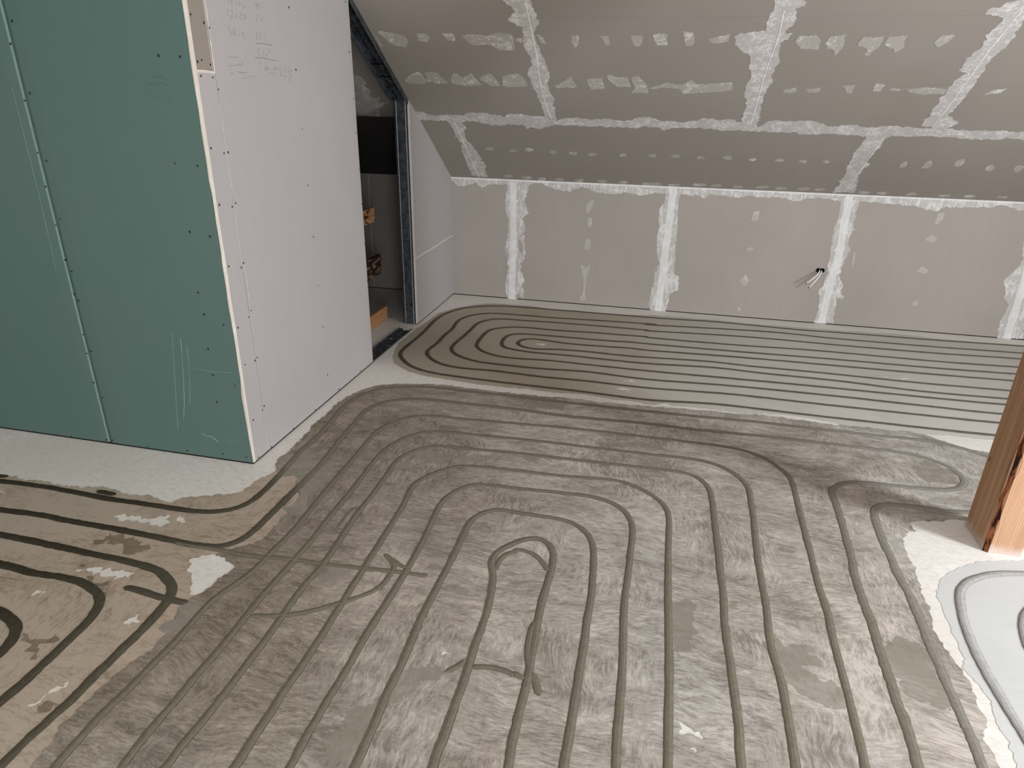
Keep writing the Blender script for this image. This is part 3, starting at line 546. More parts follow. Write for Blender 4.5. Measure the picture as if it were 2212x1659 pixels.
SLOPE_FILL = [('tape',[(-.9301,3.786),(-.9344,3.8217),(-.8998,3.8494),(-.8832,3.8867),(-.9416,3.9244),(-.9429,3.9488),(-.8696,3.9838),(-.875,4.0766),(-.8877,4.1416),
(-.8714,4.1977),(-.8731,4.2558),(-.9032,4.3164),(-.8933,4.4172),(-.8752,4.5375),(-.8744,4.6225),(-.8724,4.704),(-.7974,4.724),(-.7876,4.6198),
(-.7814,4.5076),(-.7946,4.4023),(-.7717,4.3145),(-.7936,4.2199),(-.8144,4.1303),(-.8113,4.0143),(-.7905,3.9448),(-.7992,3.8781),(-.7971,3.8234),
(-.8183,3.7876)]),('tape',[(.3789,3.8015),(.3899,3.8847),(.3753,3.9629),(.3779,4.0141),(.3078,4.035),(.2344,4.0456),(.2603,4.1002),(.3151,4.1679),
(.3346,4.1794),(.3412,4.263),(.3617,4.3253),(.3483,4.4308),(.3703,4.5281),(.3817,4.6776),(.3824,4.7412),(.4804,4.7453),(.4711,4.5982),(.4639,4.4692),
(.4719,4.3749),(.4821,4.2982),(.4725,4.1783),(.4687,4.0886),(.5213,4.0352),(.4863,4.0247),(.5163,3.9537),(.4909,3.8857),(.532,3.8674),(.522,3.8036)]),
('tape',[(1.4417,3.7755),(1.4337,3.8508),(1.3309,3.9118),(1.4093,3.94),(1.4179,4.0064),(1.4121,4.0761),(1.3847,4.1823),(1.3833,4.2731),(1.4288,4.2842),
(1.4043,4.3818),(1.4035,4.4856),(1.4003,4.6108),(1.3984,4.7076),(1.5294,4.7328),(1.5855,4.6625),(1.5138,4.6069),(1.5159,4.5229),(1.5083,4.3922),
(1.5046,4.2484),(1.4991,4.1813),(1.516,4.1171),(1.5178,4.0558),(1.521,3.9407),(1.5686,3.8021)]),('tape',[(-1.7548,4.6885),(-1.6533,4.7162),
(-1.5044,4.7032),(-1.4315,4.7162),(-1.356,4.6828),(-1.2473,4.6791),(-1.1884,4.6999),(-1.1489,4.7139),(-1.099,4.6817),(-1.0352,4.6795),(-.9341,4.6986),
(-.8724,4.704),(-.7921,4.7238),(-.6883,4.72),(-.5346,4.7143),(-.4336,4.7105),(-.3142,4.721),(-.2548,4.6818),(-.1862,4.694),(-.0763,4.7194),
(-.0864,4.711),(.0199,4.7151),(.153,4.686),(.2769,4.6894),(.3746,4.7254),(.4905,4.7449),(.5325,4.7033),(.6744,4.6745),(.7827,4.6781),(.8923,4.7205),
(1.023,4.7074),(1.1224,4.7189),(1.2463,4.6984),(1.3629,4.7322),(1.4989,4.7264),(1.6326,4.7207),(1.7722,4.7299),(1.9961,4.7353),(3.421,4.7424),
(3.4892,4.8125),(2.0367,4.8031),(1.8972,4.7941),(1.724,4.8104),(1.6259,4.7991),(1.4358,4.792),(1.2648,4.7919),(1.1542,4.8051),(.9556,4.7979),
(.8104,4.8128),(.7163,4.8005),(.5494,4.7832),(.3428,4.7839),(.1313,4.7762),(-.0821,4.8021),(-.1346,4.7821),(-.3863,4.7926),(-.5396,4.7834),
(-.7987,4.7704),(-.9132,4.8227),(-1.0113,4.8268),(-1.0252,4.7873),(-1.1806,4.8015),(-1.2876,4.7898),(-1.3879,4.7538),(-1.5081,4.7823),(-1.6167,4.7704),
(-1.7636,4.7679)]),('tape',[(-1.5654,4.7525),(-1.4663,4.7568),(-1.4604,4.8458),(-1.4878,4.8974),(-1.4859,4.9665),(-1.4653,5.0553),(-1.4438,5.1477),
(-1.4381,5.3057),(-1.4532,5.4333),(-1.5756,5.4314),(-1.5798,5.2742),(-1.5683,5.0979),(-1.5387,5.0227),(-1.5521,4.9174),(-1.5535,4.8003)]),
('tape',[(1.1483,4.7892),(1.2601,4.7921),(1.2587,4.9002),(1.2385,5.0623),(1.2757,5.0787),(1.2484,5.1771),(1.2812,5.4271),(1.1474,5.4386),
(1.1605,5.2032),(1.1381,5.0131),(1.1333,4.8558)]),('line',[(-1.5159,4.738),(-1.5174,4.8817),(-1.5217,5.1236),(-1.527,5.4431)]),('line',[(-.8252,3.823),
(-.8278,3.8779),(-.8284,4.0142),(-.8326,4.2088),(-.847,4.4292),(-.8386,4.6214),(-.8235,4.725)]),('line',[(.439,3.8947),(.4471,4.067),(.435,4.2864),
(.4374,4.5262),(.4369,4.731)]),('line',[(1.4649,3.904),(1.4545,4.0863),(1.4585,4.2956),(1.467,4.5107),(1.4649,4.7125)]),('line',[(1.2397,4.8011),
(1.2353,5.0255),(1.2266,5.3013),(1.2146,5.4328)]),('spot',[(-2.0467,4.3472),(-2.0014,4.3679),(-1.9969,4.4279),(-2.0276,4.4452),(-2.0074,4.4844),
(-2.0276,4.5253),(-2.0224,4.5605),(-1.9574,4.547),(-2.0045,4.6082),(-1.9555,4.6007),(-2.0204,4.6705),(-2.0429,4.7482),(-2.0651,4.7954),(-2.0719,4.7493),
(-2.1238,4.7976),(-2.1348,4.7515),(-2.17,4.7267),(-2.2083,4.7085),(-2.2402,4.6523),(-2.0829,4.3585)]),('spot',[(-1.758,4.0286),(-1.7452,4.0614),
(-1.7454,4.123),(-1.7579,4.078)]),('spot',[(-1.715,4.0179),(-1.6283,4.0234),(-1.5721,4.045),(-1.5599,4.0832),(-1.6001,4.1338),(-1.6578,4.1113),
(-1.6952,4.0668)]),('spot',[(-1.5003,4.0289),(-1.4542,4.0289),(-1.4182,4.0557),(-1.4491,4.0885),(-1.5011,4.0776)]),('spot',[(-1.3398,4.0291),
(-1.2809,4.0291),(-1.2821,4.0881),(-1.3337,4.0773)]),('spot',[(-1.2409,4.045),(-1.1821,4.0292),(-1.0796,4.045),(-1.0306,4.0263),(-.9525,4.0294),
(-.9364,4.0555),(-.9564,4.1475),(-1.0414,4.1424),(-1.0785,4.1094),(-1.1879,4.1098),(-1.2146,4.0771)]),('spot',[(-.9266,4.0714),(-.8678,4.0399),
(-.8693,4.0926),(-.9252,4.0852)]),('spot',[(-.8064,4.0347),(-.7738,4.0451),(-.7571,4.103),(-.793,4.1085)]),('spot',[(-.6204,4.0451),(-.5777,4.04),
(-.574,4.0866),(-.603,4.1185),(-.6209,4.0867)]),('spot',[(-.4613,4.0451),(-.4199,4.0451),(-.3978,4.1072),(-.432,4.1179)]),('spot',[(-.2928,4.0502),
(-.2399,4.0502),(-.2436,4.1066),(-.2809,4.1173)]),('spot',[(-.1755,4.0402),(-.1116,4.0402),(-.1067,4.1062),(-.1575,4.1012)]),('spot',[(-.0235,4.024),
(.0242,4.0294),(.0325,4.1179),(-.0117,4.118)]),('spot',[(.0963,4.0619),(.208,4.0381),(.2098,4.0782),(.1305,4.095)]),('spot',[(.5403,4.0776),
(.5579,4.051),(.6276,4.0405),(.6545,4.0774),(.6622,4.1319),(.5794,4.1323)]),('spot',[(.686,4.0881),(.6963,4.0562),(.7635,4.0426),(.7732,4.1203),
(.7584,4.1761),(.7319,4.1315),(.6992,4.1317)]),('spot',[(.8384,4.0877),(.8529,4.0509),(.9471,4.0427),(.9491,4.0981),(.92,4.1693),(.8815,4.164),
(.8998,4.1362),(.8499,4.1092)]),('spot',[(.9605,4.0769),(.9696,4.0509),(1.0536,4.0407),(1.0642,4.1299),(1.0337,4.1519),(1.0227,4.1246),(.9748,4.1033)]),
('spot',[(1.1861,4.0817),(1.2033,4.0458),(1.2615,4.0428),(1.253,4.0867),(1.2172,4.1237)]),('spot',[(-1.7094,4.3934),(-1.6563,4.3402),(-1.6076,4.3203),
(-1.5794,4.3519),(-1.5946,4.4179),(-1.6497,4.4256)]),('spot',[(-1.5895,4.3912),(-1.5434,4.3642),(-1.5531,4.3361),(-1.4885,4.325),(-1.4291,4.4146),
(-1.4932,4.4226)]),('spot',[(-1.3969,4.349),(-1.3586,4.3231),(-1.3309,4.3607),(-1.2795,4.3219),(-1.2537,4.3341),(-1.2179,4.4171),(-1.3434,4.4329),
(-1.4086,4.4142)]),('spot',[(-1.2152,4.3716),(-1.154,4.3263),(-1.128,4.3384),(-1.1013,4.4279),(-1.1595,4.4225)]),('spot',[(-1.0713,4.3438),
(-.9626,4.3296),(-.9247,4.3792),(-.9262,4.4374),(-1.0546,4.4402),(-1.0913,4.4277)]),('spot',[(-.7591,4.4209),(-.6867,4.3749),(-.6596,4.3433),
(-.6265,4.4246),(-.7519,4.4377)]),('spot',[(-.5642,4.3603),(-.4723,4.3587),(-.4583,4.4339),(-.5337,4.442)]),('spot',[(-.4436,4.3337),(-.318,4.3438),
(-.2963,4.4177),(-.3743,4.4194),(-.4182,4.3701)]),('spot',[(-.2956,4.3435),(-.2555,4.3307),(-.2104,4.391),(-.2001,4.4668),(-.2968,4.4691),
(-.2735,4.4173)]),('spot',[(-.2085,4.4363),(-.1017,4.386),(-.004,4.3976),(.0415,4.3672),(.0729,4.396),(.2673,4.3657),(.2853,4.4322),(.1564,4.4558),
(.011,4.4663),(-.0214,4.4252)]),('spot',[(.5585,4.4531),(.5718,4.4124),(.6252,4.4073),(.6313,4.4311)]),('spot',[(.6686,4.417),(.7588,4.4018),
(.7506,4.4351),(.6984,4.443)]),('spot',[(.8604,4.3867),(.9213,4.3854),(.9327,4.4442),(.8952,4.4384)]),('spot',[(1.0325,4.4155),(1.0328,4.3704),
(1.0735,4.376),(1.0763,4.4275)]),('spot',[(1.1099,4.4137),(1.1235,4.3941),(1.1854,4.3992),(1.1621,4.4256)]),('spot',[(1.1923,4.4054),(1.2916,4.3905),
(1.3917,4.4074),(1.3955,4.433),(1.26,4.4337)]),('spot',[(1.6005,4.4345),(1.6245,4.3959),(1.6774,4.3823),(1.6623,4.4203)]),('spot',[(-1.3103,5.0689),
(-1.3237,5.0844),(-1.348,5.0913),(-1.3694,5.087),(-1.375,5.0725),(-1.3614,5.057),(-1.3372,5.0503),(-1.316,5.0546)]),('spot',[(-1.1369,5.0796),
(-1.1495,5.0951),(-1.1733,5.102),(-1.1947,5.0976),(-1.2008,5.0832),(-1.188,5.0678),(-1.1643,5.061),(-1.1432,5.0653)]),('spot',[(-1.0087,5.0634),
(-1.0207,5.0786),(-1.044,5.0854),(-1.0651,5.0811),(-1.0716,5.0669),(-1.0594,5.0517),(-1.0363,5.045),(-1.0153,5.0493)]),('spot',[(-.8279,5.0751),
(-.8391,5.0904),(-.8618,5.0972),(-.8829,5.0929),(-.8899,5.0786),(-.8785,5.0635),(-.8559,5.0568),(-.835,5.061)]),('spot',[(-.6901,5.0855),
(-.7008,5.1007),(-.723,5.1075),(-.7441,5.1032),(-.7515,5.089),(-.7406,5.0739),(-.7185,5.0672),(-.6977,5.0714)]),('spot',[(-.5486,5.0919),
(-.5586,5.1071),(-.5804,5.1139),(-.6013,5.1096),(-.6091,5.0954),(-.599,5.0803),(-.5773,5.0736),(-.5565,5.0779)]),('spot',[(-.3366,5.0868),
(-.3457,5.1018),(-.3667,5.1085),(-.3875,5.1043),(-.3959,5.0903),(-.3866,5.0753),(-.3657,5.0687),(-.3451,5.0729)]),('spot',[(-.131,5.0819),
(-.1391,5.0968),(-.1595,5.1034),(-.1801,5.0992),(-.189,5.0853),(-.1807,5.0705),(-.1604,5.064),(-.14,5.0682)]),('spot',[(-.1264,5.084),(-.1354,5.0983),
(-.1565,5.1055),(-.1779,5.1009),(-.1877,5.0876),(-.1785,5.0733),(-.1575,5.0662),(-.1362,5.0709)]),('spot',[(.0314,5.0844),(.0231,5.0987),(.0026,5.1058),
(-.0188,5.1012),(-.0289,5.088),(-.0204,5.0738),(.0001,5.0668),(.0213,5.0714)]),('spot',[(.2047,5.0877),(.1971,5.1019),(.1771,5.109),(.1559,5.1044),
(.1454,5.0913),(.1531,5.0772),(.173,5.0702),(.1941,5.0747)]),('spot',[(.3758,5.0774),(.3689,5.0914),(.3496,5.0984),(.3286,5.0938),(.3177,5.0809),
(.3247,5.067),(.344,5.0601),(.3649,5.0646)]),('spot',[(.5473,5.0862),(.5411,5.1002),(.5223,5.1072),(.5013,5.1026),(.49,5.0898),(.4964,5.0759),
(.5151,5.069),(.5359,5.0735)]),('spot',[(.7235,5.0811),(.7181,5.0949),(.6999,5.1019),(.6791,5.0974),(.6674,5.0846),(.673,5.0709),(.6911,5.0641),
(.7118,5.0685)]),('spot',[(.8696,5.0873),(.8647,5.1011),(.847,5.108),(.8262,5.1035),(.8142,5.0908),(.8193,5.0771),(.8369,5.0703),(.8575,5.0748)]),
('spot',[(1.0181,5.0818),(1.0138,5.0954),(.9966,5.1023),(.976,5.0979),(.9636,5.0853),(.9681,5.0717),(.9853,5.065),(1.0057,5.0693)]),
('spot',[(1.4893,5.08),(1.4834,5.1049),(1.468,5.1173),(1.4504,5.1071),(1.4415,5.0831),(1.4476,5.0585),(1.4629,5.0465),(1.4802,5.0564)]),
('spot',[(1.633,5.0689),(1.6281,5.0934),(1.6135,5.1057),(1.5957,5.0956),(1.5861,5.0719),(1.5912,5.0476),(1.6057,5.0357),(1.6232,5.0456)]),
('spot',[(1.8029,5.0451),(1.7993,5.0692),(1.7855,5.0812),(1.7677,5.0712),(1.7572,5.048),(1.7611,5.0242),(1.7748,5.0126),(1.7923,5.0223)]),
('spot',[(1.9963,5.0875),(1.9939,5.1119),(1.9809,5.1241),(1.9626,5.1141),(1.951,5.0906),(1.9537,5.0664),(1.9667,5.0546),(1.9846,5.0644)]),
('spot',[(2.1563,5.0768),(2.1551,5.1008),(2.1427,5.1128),(2.1244,5.1029),(2.112,5.0797),(2.1136,5.0559),(2.1258,5.0442),(2.1439,5.0539)]),
('spot',[(-1.2374,5.4111),(-1.2524,5.4272),(-1.281,5.4358),(-1.3066,5.4312),(-1.3147,5.4167),(-1.2995,5.4006),(-1.2711,5.3922),(-1.2456,5.3967)]),
('spot',[(-1.0884,5.4194),(-1.1027,5.4354),(-1.1307,5.444),(-1.1563,5.4395),(-1.1647,5.425),(-1.1502,5.409),(-1.1223,5.4005),(-1.097,5.4051)]),
('spot',[(-.9781,5.4304),(-.9919,5.4465),(-1.0196,5.4551),(-1.0451,5.4506),(-1.0539,5.4361),(-1.0398,5.42),(-1.0123,5.4116),(-.987,5.4161)]),
('spot',[(-.8298,5.4299),(-.8429,5.4459),(-.87,5.4545),(-.8954,5.45),(-.9045,5.4356),(-.8911,5.4196),(-.8642,5.4112),(-.839,5.4157)]),
('spot',[(-.6709,5.4285),(-.6834,5.4444),(-.7098,5.4529),(-.7351,5.4484),(-.7445,5.4341),(-.7319,5.4183),(-.7055,5.41),(-.6805,5.4144)]),
('spot',[(-.4901,5.4253),(-.5017,5.4411),(-.5274,5.4495),(-.5524,5.445),(-.5624,5.4309),(-.5505,5.4151),(-.5249,5.4069),(-.5001,5.4113)]),
('spot',[(-.3357,5.4345),(-.3467,5.4503),(-.3719,5.4587),(-.3968,5.4542),(-.4071,5.4401),(-.3959,5.4244),(-.3708,5.4161),(-.3461,5.4205)]),
('spot',[(-.1592,5.4418),(-.1694,5.4575),(-.194,5.4659),(-.2188,5.4615),(-.2295,5.4474),(-.2191,5.4317),(-.1946,5.4235),(-.17,5.4279)]),
('spot',[(-.0716,5.4314),(-.0837,5.4463),(-.1154,5.4535),(-.1476,5.4514),(-.1607,5.4385),(-.1483,5.4236),(-.1166,5.4166),(-.0848,5.4187)]),
('spot',[(.0549,5.4306),(.0433,5.4454),(.0121,5.4525),(-.0198,5.4505),(-.0332,5.4376),(-.0213,5.4229),(.0098,5.4158),(.0414,5.4179)]),
('spot',[(.2409,5.4181),(.2301,5.4327),(.1997,5.4397),(.1683,5.4377),(.1546,5.425),(.1657,5.4104),(.196,5.4035),(.2271,5.4056)]),
('spot',[(.3638,5.4174),(.3536,5.4319),(.3237,5.4389),(.2925,5.4368),(.2786,5.4242),(.2892,5.4097),(.319,5.4028),(.3498,5.4049)]),
('spot',[(.5229,5.4227),(.5133,5.4371),(.484,5.4441),(.4532,5.4421),(.439,5.4295),(.4488,5.4151),(.478,5.4082),(.5086,5.4103)]),('spot',[(.6883,5.4093),
(.6794,5.4235),(.6509,5.4304),(.6204,5.4283),(.606,5.4159),(.6152,5.4017),(.6436,5.3949),(.6738,5.397)]),('spot',[(.8203,5.4164),(.8119,5.4307),
(.7838,5.4375),(.7536,5.4355),(.7389,5.4231),(.7476,5.4089),(.7756,5.4022),(.8055,5.4042)]),('spot',[(.9774,5.4124),(.9696,5.4265),(.9422,5.4333),
(.9123,5.4313),(.8974,5.4191),(.9054,5.405),(.9328,5.3983),(.9624,5.4003)]),('spot',[(1.086,5.4079),(1.0787,5.4219),(1.0517,5.4286),(1.0221,5.4266),
(1.007,5.4144),(1.0146,5.4004),(1.0415,5.3938),(1.0709,5.3958)]),('spot',[(1.3872,5.4225),(1.381,5.4365),(1.3551,5.4432),(1.326,5.4412),(1.3103,5.4291),
(1.3167,5.4152),(1.3426,5.4086),(1.3715,5.4106)]),('spot',[(1.5008,5.4261),(1.4951,5.44),(1.4696,5.4467),(1.4406,5.4448),(1.4248,5.4327),
(1.4308,5.4188),(1.4562,5.4122),(1.4849,5.4142)]),('spot',[(1.6967,5.418),(1.6917,5.4317),(1.667,5.4384),(1.6385,5.4364),(1.6224,5.4245),
(1.6276,5.4107),(1.6523,5.4042),(1.6806,5.4062)]),('spot',[(1.9051,5.4218),(1.9009,5.4354),(1.877,5.442),(1.8488,5.44),(1.8324,5.4282),(1.8368,5.4146),
(1.8608,5.4081),(1.8887,5.41)]),('spot',[(2.062,5.4144),(2.0584,5.4279),(2.035,5.4344),(2.0073,5.4325),(1.9906,5.4208),(1.9945,5.4073),(2.0178,5.4009),
(2.0454,5.4028)]),('spot',[(2.2584,5.4078),(2.2554,5.4212),(2.2328,5.4276),(2.2055,5.4257),(2.1886,5.4141),(2.1917,5.4007),(2.2143,5.3944),
(2.2415,5.3963)])]
WALL_FILL = [('band',[(-1.7682,.9897),(-.0385,.9776),(1.1658,.9867),(2.4315,.9797),(3.1891,.9757),(3.2022,.9373),(2.437,.9605),(2.3655,.9163),(2.2815,.9527),
(2.1781,.9417),(1.9095,.9341),(1.8624,.9021),(1.7131,.9243),(1.5984,.9365),(1.5191,.9386),(1.335,.9477),(1.1863,.9406),(1.0557,.9526),(.9077,.9211),
(.8444,.9426),(.5788,.9425),(.2835,.935),(.2496,.9057),(.2084,.934),(.0823,.9319),(-.0451,.9299),(-.0968,.9326),(-.119,.9417),(-.1995,.9206),
(-.3672,.9304),(-.4257,.9101),(-.5594,.9158),(-.6961,.951),(-.7679,.9123),(-.9307,.9348),(-1.0445,.9596),(-1.1074,.951),(-1.1322,.9319),(-1.3114,.9422),
(-1.4017,.9383),(-1.5057,.9179),(-1.5579,.9522),(-1.637,.922),(-1.703,.9314),(-1.7662,.9593)]),('strip',[(-1.2861,.9673),(-1.304,.8758),(-1.3153,.7523),
(-1.2814,.6668),(-1.2799,.5658),(-1.2939,.4365),(-1.2969,.3646),(-1.2987,.4949),(-1.2768,.3666),(-1.2983,.1795),(-1.2994,.0574),(-1.2642,-.0084),
(-1.1959,-.0028),(-1.1835,.0529),(-1.1417,.0085),(-1.1371,.0973),(-1.1644,.1087),(-1.1388,.1645),(-1.1756,.3079),(-1.1304,.3633),(-1.1742,.4253),
(-1.1847,.5402),(-1.1422,.5681),(-1.1444,.3942),(-1.1738,.5211),(-1.1358,.5742),(-1.1584,.6984),(-1.1139,.7255),(-1.155,.8218),(-1.1189,.9084),
(-1.1332,.9678)]),('strip',[(-.0309,.9773),(-.0401,.8817),(-.0836,.8023),(-.0718,.6853),(-.0834,.5379),(-.0434,.4044),(-.0619,.3202),(-.0676,.3777),
(-.0645,.2104),(-.0902,.051),(-.057,-.0072),(.0525,-.0022),(.0771,.1506),(.1381,.1837),(.1249,.3015),(.0856,.3195),(.0737,.4285),(.0886,.4134),
(.0708,.5743),(.085,.681),(.072,.7974),(.0767,.9254),(.0584,.975)]),('strip',[(1.2023,.9776),(1.2143,.8566),(1.2042,.7571),(1.2129,.6189),
(1.2183,.4645),(1.2366,.3354),(1.2276,.4151),(1.2233,.3088),(1.1945,.2663),(1.2095,.1178),(1.1988,.0059),(1.3474,.0123),(1.34,.1152),(1.3279,.2095),
(1.3673,.2262),(1.3416,.2645),(1.3492,.3184),(1.316,.3952),(1.3451,.5507),(1.3259,.6765),(1.354,.7407),(1.3293,.8626),(1.3431,.9361),(1.3176,.9769)]),
('strip',[(2.4537,.8647),(2.4876,.5549),(2.4218,.4382),(2.4449,.3131),(2.4946,.2529),(2.4747,.1206),(2.4842,.0016),(2.5962,.0056),(2.6491,.0174),
(2.644,.0832),(2.6101,.3897),(2.5568,.8703)]),('spine',[(-1.2452,.969),(-1.2341,.3688),(-1.2356,.4473),(-1.2437,-.0067)]),('spine',[(.0139,.9755),
(.0039,.4623),(.0039,.2692),(-.0021,.327),(-.0023,-.0025)]),('spine',[(1.2664,.9746),(1.2741,.61),(1.2758,.4162),(1.2624,.3913),(1.2548,.0081)]),
('spine',[(2.526,.8687),(2.5405,.5585),(2.5512,.0053)]),('spot',[(-.6471,.7499),(-.6454,.8224),(-.6169,.8597),(-.5859,.8552),(-.6008,.8006),
(-.6228,.7572)]),('spot',[(-.6284,.647),(-.6263,.7145),(-.602,.7219),(-.5977,.6549)]),('spot',[(-.643,.4721),(-.6342,.5356),(-.6102,.5558),
(-.5903,.5383),(-.5981,.4624)]),('spot',[(-.6492,.2535),(-.6605,.337),(-.6203,.3075),(-.585,.3551),(-.5861,.2711),(-.6156,.2299),(-.6142,.0981),
(-.6045,.0454),(-.6557,.0278),(-.645,.0689),(-.6279,.1103),(-.6341,.2154)]),('spot',[(.612,.762),(.6139,.8318),(.6615,.8405),(.6661,.7713)]),
('spot',[(.6127,.5486),(.6351,.5671),(.6587,.5515),(.6405,.5306)]),('spot',[(.598,.3021),(.6301,.3453),(.6686,.3006),(.643,.2576)]),
('spot',[(.602,.0662),(.6218,.0919),(.6456,.0629),(.6293,.0403)]),('spot',[(1.8659,.8185),(1.8775,.885),(1.9203,.8991),(1.9188,.8514),(1.8907,.8078)]),
('spot',[(1.8373,.695),(1.8696,.7337),(1.9106,.7117),(1.8951,.6739)]),('spot',[(1.8301,.4583),(1.8559,.5047),(1.9083,.4767),(1.8932,.4437)]),
('spot',[(1.8543,.2126),(1.8697,.247),(1.8987,.2229),(1.8827,.191)]),('spot',[(1.3819,.4564),(1.3693,.5779),(1.381,.5786),(1.3944,.4534)])]
SCREWS_GREEN = [(-2.5203,1.8328),(-2.5538,1.7545),(-2.5201,1.5793),(-2.5529,1.5515),(-2.5531,1.3539),(-2.5191,1.3229),(-2.5546,1.2197),(-2.5214,1.0887),
(-2.5521,1.0596),(-1.9012,1.7164),(-1.8106,1.7138),(-1.9101,1.336),(-1.8108,1.331),(-1.8963,1.0702),(-1.8051,1.0568),(-2.5468,.9099),(-2.5276,.8618),
(-2.5441,.7555),(-2.5296,.7282),(-2.5488,.5673),(-2.529,.4863),(-2.5544,.4738),(-2.5573,.3279),(-2.5271,.253),(-1.9052,.8146),(-1.8953,.7199),
(-1.8078,.6805),(-1.9031,.5617),(-1.9022,.4378),(-1.7978,.3994),(-1.9059,.3061),(-2.9963,.0152),(-2.7713,.0132),(-2.5662,.0221),(-2.5285,.0238),
(-2.3354,.0156),(-2.1135,.0249),(-1.9205,.0364),(-1.7973,.0351)]
SCREWS_WHITE = [(3.1305,1.9517),(2.4292,1.8542),(2.4995,1.8333),(2.5289,1.8189),(2.4542,1.7061),(2.4281,1.6991),(2.5023,1.6924),(2.4355,1.6512),(2.5052,1.6478),
(2.5295,1.6061),(3.1374,1.6978),(3.1419,1.4395),(2.4307,1.3948),(2.5078,1.3713),(2.5348,1.3725),(3.1432,1.1762),(2.4296,1.1794),(2.5111,1.1606),
(2.5375,1.1715),(3.1464,.9204),(2.5337,.9209),(2.4308,.9292),(2.5129,.9053),(3.1463,.6646),(2.5376,.7067),(2.5164,.6823),(2.4312,.6606),(3.1508,.4349),
(2.5344,.4849),(2.5161,.4758),(2.4409,.4848),(3.1534,.1533),(2.5362,.239),(2.5202,.2261),(2.4404,.2115),(2.9839,.0145),(2.7558,.0134),(3.2646,.0175),
(2.5467,.0142),(2.5172,.0102),(2.4391,.0161),(3.7146,2.0404),(3.7186,1.8042),(3.7297,1.5719),(3.735,1.395),(3.7384,1.1983),(3.7416,1.0037),
(3.7438,.7674),(3.7448,.5397),(3.7477,.3274),(3.7472,.0223),(3.1524,.1546),(3.2653,.0182),(3.5596,.0178)]
SCREWS_SMALL = [(4.5809,1.5486),(4.5932,1.3322),(4.6046,1.1208),(4.6116,.9121),(4.614,.7083),(4.8375,1.3797),(4.9899,1.2758),(5.1099,1.2017),(5.2724,1.0903),
(5.4364,.7867),(5.0436,.8845),(5.0484,.6817),(5.4462,.5269),(5.053,1.0379),(4.6069,.4988),(4.6135,.3198),(5.0532,.561),(5.0487,.4603),(5.0469,.254),
(5.4486,.3472),(5.4608,.1035),(5.3032,.0076),(5.1462,.0133),(5.0408,.0362),(4.9611,.0042),(4.7769,.0074),(4.588,.0214)]
